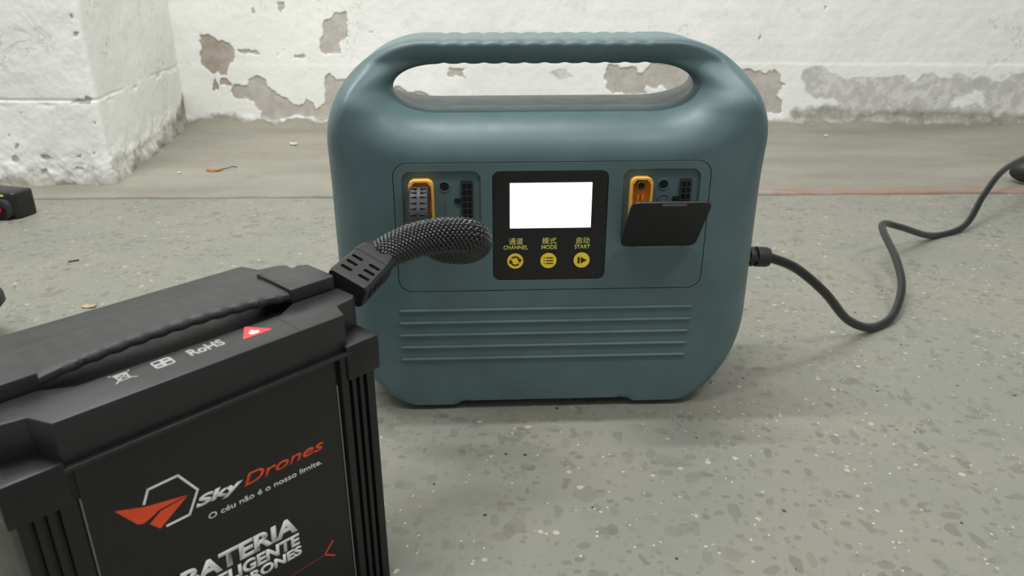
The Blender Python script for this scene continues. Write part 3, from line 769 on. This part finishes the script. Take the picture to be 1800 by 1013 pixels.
for z in (0.2243, 0.1955):
    prof = [(0.0043, 0.0), (0.0043, 0.0052), (0.0040, 0.0056), (0.0029, 0.0056), (0.0026, 0.0050), (0.0026, 0.0008)]
    lathe('contact_pin', prof, 'gold', sr, 24, Matrix.Translation((0.0743, 0.0010, z)) @ Matrix.Rotation(R(90), 4, 'X'))
    lathe('contact_bore', [(0.0025, 0.001), (0.0025, 0.0034)], 'deep', sr, 20, Matrix.Translation((0.0743, 0.0010, z)) @ Matrix.Rotation(R(90), 4, 'X'))
for xx in (0.0725, 0.0765):
    box('key_ridge', (xx - 0.0006, -0.0030, 0.2100), (xx + 0.0006, 0.0012, 0.2160), 'orange', sr, r=0.0003)
sl = yellow_shell(-0.1276, -0.1062, 0.186, 0.2316, -0.0060, charger, 'power_socket', 'yellow two pole power socket holding the black plug')

# open flap, hinged along its lower edge
fl = plate('port_flap', [rrect(-0.0340, 0.0, 0.0340, 0.0660, 0.0070)], -0.0012, 0.0012, 'flap', charger, bev=0.0006, label='black flap hanging half open')
fl.location = (0.0929, -0.0022, 0.1685); fl.rotation_euler = (R(38), 0, 0)
tab = plate('finger_tab', [rrect(-0.0085, 0.0625, 0.0125, 0.0650, 0.0008, 3)], -0.0019, -0.0009, 'tab', fl, bev=0.0003)
for hx in (-0.024, 0.020):
    tube('hinge_pin', np.array([(hx, 0.002, 0.001), (hx + 0.004, 0.002, 0.001)]), 0.0016, 'flap', fl, seg=10)

# power inlet on the right side
box('power_inlet', (0.1930, 0.056, 0.097), (0.1957, 0.098, 0.141), 'deep', charger, r=0.0012, label='black power inlet on the right side')
# ------------------------------------------------------------------ drone battery
# local x along the battery, y from the printed face towards its back, z up
BAT_LOC = (-0.0991, 0.4139, 0.0); BAT_YAW = R(47.36)
bat = empty('drone_battery', BAT_LOC, BAT_YAW, label='black drone battery with printed logo and rubber carry handle', cat='battery')
W2 = 0.118
def column_outline():
    """plan of the case: grooved columns at the four corners, flat faces between"""
    fr = [(-0.1865, 0.004), (-0.1845, -0.0015)]
    def grooves(xs):
        o = []
        for x in xs: o += [(x - 0.0014, -0.0015), (x - 0.0010, 0.0012), (x + 0.0010, 0.0012), (x + 0.0014, -0.0015)]
        return o
    fr += grooves((-0.1790, -0.1735, -0.1680)) + [(-0.1590, -0.0015), (-0.1580, 0.0020), (-0.0085, 0.0020), (-0.0075, -0.0015)] + grooves((-0.0015, 0.0040, 0.0095)) + [(0.0165, -0.0015), (0.0185, 0.004)]
    bk = [(x, W2 - y) for x, y in fr][::-1]
    return fr + bk
prism('case', column_outline(), 0.0, 0.1865, 'case', bat, label='black ribbed plastic case')
for x0, x1 in ((-0.1885, -0.1600), (-0.0035, 0.0212)):
    for y0, y1 in ((-0.0032, 0.0240), (W2 - 0.0240, W2 + 0.0032)):
        prism('corner_block', [(x0, y0), (x1, y0), (x1, y1), (x0, y1)], 0.1670, 0.1905, 'case', bat, r=0.0016)
lab = plate('label_sheet', [rrect(-0.1565, 0.012, -0.0100, 0.1835, 0.001, 2)], 0.0012, 0.0022, 'labelblack', bat, label='black printed label with white and orange lettering')
for ex_ in (-0.1570, -0.0097):
    box('label_edge', (ex_ - 0.00035, 0.0006, 0.012), (ex_ + 0.00035, 0.0022, 0.1655), 'edge', bat)

# lid: skirt, ledges and the finger trough under the handle
bm = bmesh.new()
plan = [(-0.1605, 0.0), (-0.0005, 0.0), (0.0045, 0.0140), (0.0175, 0.0165), (0.0215, 0.0200), (0.0215, W2 - 0.0200), (0.0175, W2 - 0.0165), (0.0045, W2 - 0.0140), (-0.0005, W2), (-0.1605, W2), (-0.1665, W2 - 0.0140), (-0.1795, W2 - 0.0165), (-0.1835, W2 - 0.0200), (-0.1835, 0.0200), (-0.1795, 0.0165), (-0.1665, 0.0140)]
plan = [(x, 0.0004 + y * (W2 - 0.0008) / W2) for x, y in plan]
plan = [(-0.0815 + (x + 0.0815) * 0.998, y) for x, y in plan]
bprism(bm, plan, 0.1848, 0.2030, 'z', 0.0009)
ledge = [(-0.1605, 0.0), (-0.0005, 0.0), (0.0045, 0.0140), (0.0175, 0.0165), (0.0215, 0.0200), (0.0215, 0.0370), (-0.0120, 0.0370), (-0.0260, 0.0280), (-0.1400, 0.0280), (-0.1540, 0.0370), (-0.1835, 0.0370), (-0.1835, 0.0200), (-0.1795, 0.0165), (-0.1665, 0.0140)]
bprism(bm, ledge, 0.1850, 0.2100, 'z', 0.0008)
bprism(bm, [(x, W2 - y) for x, y in ledge][::-1], 0.1850, 0.2100, 'z', 0.0008)
bprism(bm, [(-0.1620, -0.0034), (0.0005, -0.0034), (0.0060, 0.0010), (-0.1680, 0.0010)], 0.1842, 0.1866, 'z', 0.0007)
lid = bm_obj('lid', bm, 'lid', bat, sm=30, label='charcoal moulded lid')
box('vent_seam', (-0.0300, 0.0020, 0.20985), (-0.0294, 0.0270, 0.21012), 'case', lid)
# handle: two end blocks and an arched rubber strap with finger grips
prism('handle_block', [(-0.0110, 0.0390), (0.0205, 0.0390), (0.0215, 0.0420), (0.0215, 0.0700), (0.0150, 0.0730), (0.0080, 0.0700), (0.0020, 0.0800), (-0.0060, 0.0810), (-0.0110, 0.0790)], 0.2000, 0.2180, 'lid', bat, r=0.0010)
prism('handle_block', [(-0.1830, 0.0390), (-0.1520, 0.0390), (-0.1520, 0.0790), (-0.1830, 0.0790)], 0.2000, 0.2180, 'lid', bat, r=0.0010)
def strap():
    n = 150; m = 16; vs = []
    for i in range(n):
        t = i / (n - 1); x = -0.1525 + t * (0.1425)
        env = math.sin(math.pi * t) ** 0.7 if 0 < t < 1 else 0
        wave = 0.0007 * math.sin(2 * math.pi * x / 0.0115) * min(1, env * 1.5)
        zc = 0.2120 + 0.0042 * env; hy = 0.0195 - 0.0020 * env + wave * 0.9; hz = 0.0036 + wave * 0.35
        for j in range(m):
            a = 2 * math.pi * j / m; c, s = math.cos(a), math.sin(a)
            vs.append((x, 0.0590 + hy * math.copysign(abs(c) ** 0.45, c), zc + hz * math.copysign(abs(s) ** 0.55, s)))
    f = [(i * m + j, i * m + (j + 1) % m, (i + 1) * m + (j + 1) % m, (i + 1) * m + j) for i in range(n - 1) for j in range(m)]
    f += [tuple(range(m))[::-1], tuple((n - 1) * m + j for j in range(m))]
    return mesh('handle_strap', vs, f, 'strap', bat, sm=50, label='dark grey rubber handle strap with finger grips')
strap()
# socket housing on the right end, under the cable boot
box('lead_socket', (0.0190, 0.0210, 0.1830), (0.0232, 0.0620, 0.2085), 'case', bat, r=0.0015)

# print on the lid
ZL = 0.2101
def flatprint(name, loops, mat, parent, label=None):
    return plate(name, loops, ZL - 0.0001, ZL + 0.0001, mat, parent, flat=True, label=label)
def stroke(a, b, w):
    a, b = np.array(a), np.array(b); d = b - a; d = d / np.linalg.norm(d); nn = np.array([-d[1], d[0]]) * w / 2
    return [tuple(a + nn), tuple(b + nn), tuple(b - nn), tuple(a - nn)]
text('compliance_lettering', 'RoHS', -0.0866, -0.0668, 0.0160, 0.0080, 'print_grey', lid, y=ZL - 0.00005, bold=0.035, flat=True)
cx, cy = -0.1003, 0.0196
flatprint('compliance_mark', [rrect(cx - 0.0052, cy - 0.0046, cx + 0.0052, cy + 0.0046, 0.0016, 4), rrect(cx - 0.0042, cy + 0.0006, cx - 0.0006, cy + 0.0034, 0.0004, 2), rrect(cx + 0.0006, cy - 0.0034, cx + 0.0042, cy - 0.0006, 0.0004, 2)], 'print_grey', lid)
for q in (stroke((cx - 0.004, cy - 0.0022), (cx - 0.001, cy - 0.0022), 0.0011), stroke((cx + 0.001, cy + 0.0022), (cx + 0.004, cy + 0.0022), 0.0011)):
    plate('mark_stroke', [q], ZL + 0.0001, ZL + 0.0002, 'lid', lid, flat=True)
cx, cy = -0.1208, 0.0196
bin_ = flatprint('bin_mark', [[(cx - 0.0034, cy + 0.0034), (cx + 0.0034, cy + 0.0034), (cx + 0.0026, cy - 0.0036), (cx - 0.0026, cy - 0.0036)], [(cx - 0.0024, cy + 0.0024), (cx + 0.0024, cy + 0.0024), (cx + 0.0018, cy - 0.0028), (cx - 0.0018, cy - 0.0028)]], 'print_grey', lid)
for a, b in (((cx - 0.0052, cy - 0.0052), (cx + 0.0052, cy + 0.0052)), ((cx - 0.0052, cy + 0.0052), (cx + 0.0052, cy - 0.0052)), ((cx - 0.0042, cy + 0.0040), (cx + 0.0042, cy + 0.0040))):
    plate('mark_stroke', [stroke(a, b, 0.0008)], ZL, ZL + 0.0002, 'print_grey', bin_, flat=True)
warn = flatprint('warning_triangle', [[(-0.0580, 0.0140), (-0.0572, 0.0134), (-0.0408, 0.0134), (-0.0402, 0.0141), (-0.0404, 0.0148), (-0.0484, 0.0272), (-0.0491, 0.0275), (-0.0498, 0.0272)]], 'print_red', lid, label='red warning triangle with a pale flame')
plate('flame', [[(-0.0516, 0.0156), (-0.0470, 0.0156), (-0.0462, 0.0176), (-0.0472, 0.0190), (-0.0478, 0.0184), (-0.0488, 0.0218), (-0.0502, 0.0192), (-0.0510, 0.0198), (-0.0522, 0.0176)]], ZL + 0.0001, ZL + 0.0002, 'print_white', warn, flat=True)

# print on the label: emblem, name, motto and product lines (all run very slightly downhill)
YL = 0.0012
def facep(name, loops, mat, label=None):
    return plate(name, loops, YL - 0.0002, YL + 0.0001, mat, lab, label=label)
hexa = [(-0.1300, 0.1466), (-0.1266, 0.1541), (-0.1108, 0.1543), (-0.1022, 0.1405), (-0.1088, 0.1278), (-0.1215, 0.1279)]
for i, (a, b) in enumerate(zip(hexa[:-1], hexa[1:])):
    A_, B_ = np.array(a), np.array(b); d = (B_ - A_) / np.linalg.norm(B_ - A_) * 0.0005
    facep('emblem_line', [stroke(A_ - (d if i else 0), B_ + (d if i < 4 else 0), 0.00125)], 'print_white')
facep('emblem_wing', [[(-0.1438, 0.1506), (-0.1294, 0.1450), (-0.1079, 0.1402), (-0.1235, 0.1396), (-0.1268, 0.1378), (-0.1318, 0.1360), (-0.1348, 0.1370)]], 'print_orange')
facep('emblem_wing', [[(-0.1082, 0.1396), (-0.1247, 0.1283), (-0.1292, 0.1338), (-0.1226, 0.1384)]], 'print_orange')
text('logo_lettering', 'Sky', -0.1049, -0.0768, 0.1298, 0.0062, 'print_white', lab, y=YL - 0.0001, bold=0.042, shear=0.25, rot=R(-1.8), label='white brand lettering')
text('logo_lettering', 'Drones', -0.0768, -0.0232, 0.1280, 0.0074, 'print_orange', lab, y=YL - 0.0001, bold=0.012, shear=0.3, rot=R(-1.0), label='orange brand lettering')
text('motto_lettering', 'O c\u00e9u n\u00e3o \u00e9 o nosso limite.', -0.0993, -0.0258, 0.1186, 0.0036, 'print_white', lab, y=YL - 0.0001, bold=0.006, rot=R(-1.2))
text('product_lettering', 'BATERIA', -0.1205, -0.0476, 0.0832, 0.0112, 'print_white', lab, y=YL - 0.0001, bold=0.042, rot=R(-2.6))
text('product_lettering', 'INTELIGENTE', -0.1205, -0.0474, 0.0724, 0.0082, 'print_white', lab, y=YL - 0.0001, bold=0.042, rot=R(-2.6))
text('product_lettering', 'PARA DRONES', -0.1205, -0.0468, 0.0640, 0.0066, 'print_white', lab, y=YL - 0.0001, bold=0.042, rot=R(-2.4))
for a, b, c in (((-0.0900, 0.0300), (-0.0546, 0.0489), 'print_dull'), ((-0.0546, 0.0489), (-0.0312, 0.0493), 'print_dull'), ((-0.0312, 0.0493), (-0.0240, 0.0565), 'print_orange'), ((-0.0312, 0.0493), (-0.0239, 0.0440), 'print_orange')):
    facep('circuit_line', [stroke(a, b, 0.0009)], c)

# ------------------------------------------------------------------ charging lead between battery and charger
lead = empty('charging_lead', (-0.085, 0.53, 0.0), 0, label='thick braided black lead looping from battery to charger', cat='cable')
def at(o, p): return np.asarray(p, float) - np.array(o.location)
cy_, sy_ = math.cos(CH_YAW), math.sin(CH_YAW)
def ch_world(x, y, z): return np.array([CH_LOC[0] + x * cy_ - y * sy_, CH_LOC[1] + x * sy_ + y * cy_, z])
# plug body pushed into the left socket
pl_org = ch_world(0, 0, 0)
plug = prism('plug', [(-0.0064, 0.1890), (-0.0064, 0.2268), (-0.0110, 0.2275), (-0.0200, 0.2225), (-0.0290, 0.2110), (-0.0320, 0.2030), (-0.0320, 0.1890)], -0.1268, -0.1094, 'rubber', lead, axis='x', r=0.0022, seg=3, label='black plug with grip ridges in yellow socket')
plug.location = at(lead, pl_org); plug.rotation_euler = (0, 0, CH_YAW)
slope = [(-0.0135, 0.2265), (-0.0175, 0.2242), (-0.0210, 0.2213), (-0.0243, 0.2172), (-0.0274, 0.2132), (-0.0300, 0.2085)]
for (yy, zz), (y2, z2) in zip(slope, slope[1:] + [(-0.0312, 0.2050)]):
    for cxp, tilt in ((-0.1222, 1), (-0.1140, -1)):
        ang = math.atan2(z2 - zz, -(y2 - yy))
        mt = Matrix.Translation((cxp, yy, zz)) @ Matrix.Rotation(ang * 1.0, 4, 'X') @ Matrix.Rotation(R(-14 * tilt), 4, 'Z')
        g_ = bm_obj('grip_ridge', bbox(bmesh.new(), (-0.0027, -0.0008, -0.0007), (0.0027, 0.0008, 0.0009), 0.0004, 1, mt), 'rubber', plug)
# strain relief boot on the battery end
B0 = np.array([-0.1090, 0.4630, 0.2060]); B1 = np.array([-0.0942, 0.5040, 0.2120])
bx = (B1 - B0) / np.linalg.norm(B1 - B0)
br = np.cross(bx, [0, 0, 1.0]); br /= np.linalg.norm(br)
bu = np.cross(br, bx)
ROLL = R(26); br, bu = br * math.cos(ROLL) - bu * math.sin(ROLL), bu * math.cos(ROLL) + br * math.sin(ROLL)   # the boot leans to its right
BM = Matrix(((br[0], bx[0], bu[0], 0), (br[1], bx[1], bu[1], 0), (br[2], bx[2], bu[2], 0), (0, 0, 0, 1)))
BL = float(np.linalg.norm(B1 - B0))
bmb = bmesh.new()
def ring(y, w, hgt, c):
    return [(-w + c, y, -hgt), (w - c, y, -hgt), (w, y, -hgt + c), (w, y, hgt - c), (w - c, y, hgt), (-w + c, y, hgt), (-w, y, hgt - c), (-w, y, -hgt + c)]
secs = [(0.0, 0.0140, 0.0085, 0.002), (0.003, 0.0145, 0.0090, 0.002), (BL - 0.0135, 0.0136, 0.0090, 0.002), (BL - 0.013, 0.0142, 0.0095, 0.0025), (BL - 0.002, 0.0132, 0.0095, 0.003), (BL, 0.0110, 0.0085, 0.003)]
rv = [[bmb.verts.new(v) for v in ring(*s)] for s in secs]
for a, b in zip(rv, rv[1:]):
    for j in range(8): bmb.faces.new((a[j], a[(j + 1) % 8], b[(j + 1) % 8], b[j]))
bmb.faces.new(rv[0][::-1]); bmb.faces.new(rv[-1])
boot = bm_obj('strain_relief', bmb, 'rubber', lead, label='black slotted strain relief boot')
BOOT_M = Matrix.Translation(Vector(at(lead, B0))) @ BM
boot.matrix_local = BOOT_M
cut = bmesh.new()
for k in range(3):
    y = 0.0085 + k * 0.0072
    for xm in (-0.0066, 0.0066): bbox(cut, (xm - 0.0042, y - 0.0015, 0.0055), (xm + 0.0042, y + 0.0015, 0.02), 0.0012, 2)
    for sx in (-1, 1): bbox(cut, (min(sx * 0.0098, sx * 0.03), y - 0.0015, -0.0055), (max(sx * 0.0098, sx * 0.03), y + 0.0015, 0.0045), 0.0012, 2)
cutter = bm_obj('cut', cut, 'rubber', lead); cutter.matrix_local = BOOT_M
boolean(boot, [cutter]); smooth(boot.data, 30)

path = [ch_world(-0.1165, -0.0335, 0.1960), ch_world(-0.1155, -0.0420, 0.1935), (-0.0700, 0.603, 0.1895), (-0.0545, 0.597, 0.1862), (-0.0380, 0.588, 0.1890), (-0.0290, 0.573, 0.1995), (-0.0335, 0.556, 0.2110), (-0.0489, 0.545, 0.2155), (-0.0688, 0.533, 0.2160), (-0.0850, 0.517, 0.2142), tuple(B1 - bx * 0.003)]
cl, clen = resample(spline(path, 30), 420)
cl = cl - np.array(lead.location)
rad = np.interp(np.linspace(0, 1, 420), [0, 0.06, 0.16, 0.5, 0.8, 0.95, 1], [0.0060, 0.0085, 0.0112, 0.0125, 0.0120, 0.0105, 0.0098])
core = tube('core', cl, rad - 0.0009, 'deep', lead, seg=28)
def braid(cl, rad, length, nst=18, pitch=0.066):
    n = 640
    p, _ = resample(np.c_[cl, rad], n); rr = p[:, 3]; p = p[:, :3]
    t, U, V = frames(p); s = np.linspace(0, length, n); k = 2 * np.pi / pitch
    vs = []; f = []
    for fam in (1, -1):
        for i in range(nst):
            ph = 2 * np.pi * i / nst + fam * k * s
            lift = 0.0007 * fam * np.cos(nst * k * s)
            base = len(vs)
            d_w = 0.00120
            N = np.cos(ph)[:, None] * U + np.sin(ph)[:, None] * V
            T = -np.sin(ph)[:, None] * U + np.cos(ph)[:, None] * V
            dirn = t + fam * (k * rr)[:, None] * T; dirn /= np.linalg.norm(dirn, axis=1)[:, None]
            side = np.cross(N, dirn)
            c = p + N * (rr + lift)[:, None]
            rows = [c - side * d_w - N * 0.0004, c - side * d_w * 0.5 + N * 0.0005, c + side * d_w * 0.5 + N * 0.0005, c + side * d_w - N * 0.0004]
            blk = np.stack(rows, 1).reshape(-1, 3); vs.extend(blk)
            for q in range(n - 1):
                a = base + q * 4
                for j in range(3): f.append((a + j, a + j + 1, a + 4 + j + 1, a + 4 + j))
    return vs, f
bv, bf = braid(cl, rad, clen)
mesh('braided_sleeve', bv, bf, 'braid', lead, sm=60, kind='stuff', label='glossy black braided sleeve')

# ------------------------------------------------------------------ mains cord on the right
cord = empty('power_cord', (0.30, 0.74, 0.0), 0, label='black mains cord curling over the floor from charger side', cat='cord')
P0 = ch_world(0.1958, 0.070, 0.1300)
P1 = ch_world(0.2256, 0.0705, 0.1280)
mt = Matrix.Translation(Vector(at(cord, P0))) @ Vector(P1 - P0).to_track_quat('Z', 'Y').to_matrix().to_4x4()
lathe('strain_relief', [(0.0100, 0.0), (0.0102, 0.0050), (0.0070, 0.0054), (0.0070, 0.0082), (0.0102, 0.0086), (0.0103, 0.0128), (0.0070, 0.0132), (0.0070, 0.0162), (0.0103, 0.0166), (0.0103, 0.0270), (0.0092, 0.0302), (0.0054, 0.0308)], 'rubber', cord, 28, mt)
for k_ in (0.0068, 0.0147):
    sr_ = box('relief_web', (-0.0100, -0.0024, k_ - 0.0016), (0.0100, 0.0024, k_ + 0.0016), 'rubber', cord, r=0.0003); sr_.matrix_local = mt
pf = box('plug_flange', (0.1958, 0.0560, 0.1010), (0.1986, 0.0885, 0.1385), 'deep', cord, r=0.0015); pf.location = at(cord, pl_org); pf.rotation_euler = (0, 0, CH_YAW)
cp = [tuple(P0 + (P1 - P0) * 0.8), (0.2640, 0.7350, 0.1262), (0.2987, 0.7510, 0.1080), (0.3418, 0.7720, 0.0716), (0.3846, 0.7980, 0.0270), (0.4260, 0.8220, 0.0058), (0.4643, 0.8520, 0.0066), (0.4975, 0.9050, 0.0229), (0.5147, 0.9650, 0.0392), (0.5303, 1.0450, 0.0527), (0.5444, 1.0700, 0.0548), (0.5856, 1.1000, 0.0389), (0.6690, 1.1590, 0.0060), (0.7410, 1.2000, 0.0090), (0.7914, 1.2500, 0.0448), (0.8444, 1.3000, 0.0732), (0.9178, 1.3600, 0.0841), (1.0139, 1.4300, 0.0851), (1.0900, 1.4950, 0.0740), (1.14, 1.54, 0.04), (1.16, 1.57, 0.0105)]
cpts, _ = resample(spline(cp, 16), 360)
tube('cord', cpts - np.array(cord.location), 0.0051, 'cord', cord, seg=16)

# ------------------------------------------------------------------ things at the frame's edges
# second battery's plug with its red wire, left
def left_plug():
    o = empty('battery_plug', (-0.863, 1.285, 0.0), R(-14), label='black plug with red wire on the floor by the pillar', cat='plug')
    prism('body', [(-0.060, -0.020), (0.018, -0.020), (0.023, -0.014), (0.023, 0.020), (0.018, 0.024), (-0.060, 0.024)], 0.0, 0.046, 'black', o, r=0.004, seg=3)
    prism('shroud', rrect(-0.036, 0.002, 0.017, 0.036, 0.012), -0.030, -0.018, 'rubber', o, axis='y', r=0.001)
    plate('wire_mouth', [rrect(-0.022, 0.005, 0.011, 0.029, 0.010)], -0.0312, -0.029, 'deep', o)
    for a, b in ((-0.058, -0.012), (-0.006, 0.003)):
        box('stripe', (a, -0.0215, 0.0390), (b, -0.0195, 0.0425), 'print_pale', o, r=0.0005)
    p = spline([(-0.003, -0.020, 0.018), (-0.004, -0.045, 0.0185), (-0.014, -0.070, 0.0130), (-0.060, -0.105, 0.0068), (-0.14, -0.125, 0.0068)], 10)
    tube('wire', p, 0.0066, 'redwire', o, seg=14, label='red silicone wire')
left_plug()
lathe('cable_end', [(0.0150, 0.0), (0.0150, 0.0040), (0.0120, 0.0080), (0.0080, 0.0140), (0.0090, 0.0220), (0.0230, 0.0340), (0.0320, 0.0440), (0.0315, 0.0530), (0.0265, 0.0640), (0.0160, 0.0720), (0.0040, 0.0740)], 'rubber', None, 32, label='black rubber knob-shaped end standing at the left edge', cat='cable end').location = (-0.6160, 0.803, 0.0)
def right_plug():
    o = empty('mains_plug', (1.022, 1.4760, 0.0065), R(150), label='dark rounded mains plug lying at the right edge', cat='plug')
    lathe('body', [(0.0120, -0.036), (0.0190, -0.033), (0.0230, -0.020), (0.0235, 0.0), (0.0215, 0.020), (0.0150, 0.034), (0.0080, 0.040)], 'rubber', o, 28, Matrix.Translation((0, 0, 0.0235)) @ Matrix.Rotation(R(90), 4, 'Y'))
    for q in (-0.009, 0.009):
        lathe('prong', [(0.0022, 0.0), (0.0022, 0.017), (0.0014, 0.019)], 'gold', o, 12, Matrix.Translation((-0.036, q, 0.0235)) @ Matrix.Rotation(R(-90), 4, 'Y'))
right_plug()

# ------------------------------------------------------------------ litter on the floor
def scrap(name, loc, size, mat, label, cat, seed, curl=0.25, rz=0.0, group=None, n=11):
    rnd = random.Random(seed); top = []; bot = []; vs = []; f = []
    ring_ = []
    for i in range(n):
        a = 2 * math.pi * i / n; k = rnd.uniform(0.7, 1.1)
        x, y = size[0] * k * math.cos(a), size[1] * k * math.sin(a)
        ring_.append((x, y, abs(x) * curl * rnd.uniform(0.3, 1.0)))
    th = size[2]
    vs = [(0, 0, th)] + [(x, y, z + th) for x, y, z in ring_] + [(0, 0, 0)] + [(x, y, z) for x, y, z in ring_]
    for i in range(n):
        j = (i + 1) % n
        f += [(0, 1 + i, 1 + j), (n + 1, n + 2 + j, n + 2 + i), (1 + i, n + 2 + i, n + 2 + j, 1 + j)]
    o = mesh(name, vs, f, mat, None, sm=30, label=label, cat=cat, group=group)
    o.location = loc; o.rotation_euler = (0, 0, rz); return o
leaf = empty('dry_leaf', (-0.6240, 1.585, 0.0045), R(10), label='small orange dry leaf scrap with a dark stem', cat='leaf')
lf = scrap('blade', (0, 0, 0), (0.017, 0.012, 0.0008), 'leaf', None, None, 3, 0.3); lf.parent = leaf
tube('stem', np.array([(0.012, 0, 0.003), (0.024, 0.003, 0.004), (0.034, 0.009, 0.006), (0.042, 0.013, 0.003)]), 0.0011, 'twig', leaf, seg=8)
scrap('paint_flake', (-0.5390, 0.894, 0.0002), (0.0095, 0.0065, 0.0007), 'flake', 'tan curled flake on the floor behind the black battery', 'flake', 5, 0.3)
scrap('plaster_chip', (-0.5250, 1.838, 0.006), (0.013, 0.008, 0.003), 'chip', 'white plaster chip lying before the wall left of the charger', 'chip', 8, 0.15)
scrap('crumb', (0.4540, 2.035, 0.012), (0.006, 0.005, 0.003), 'twig', 'tiny dark crumb at the wall foot right of the charger', 'crumb', 9, 0.15)
scrap('plaster_chip', (0.7920, 1.935, 0.007), (0.005, 0.005, 0.003), 'chip', 'tiny pale chip on the concrete strip right of the charger', 'chip', 12, 0.15)
scrap('plaster_chip', (-0.6890, 1.560, 0.006), (0.005, 0.004, 0.002), 'chip', 'tiny white chip left of the orange leaf', 'chip', 14, 0.15)
tube('twig', np.array([(-0.651, 1.055, 0.0012), (-0.645, 1.057, 0.0016), (-0.639, 1.062, 0.0012)]), 0.0011, 'twig', None, seg=8, label='short dark twig on the floor above the black battery', cat='twig')
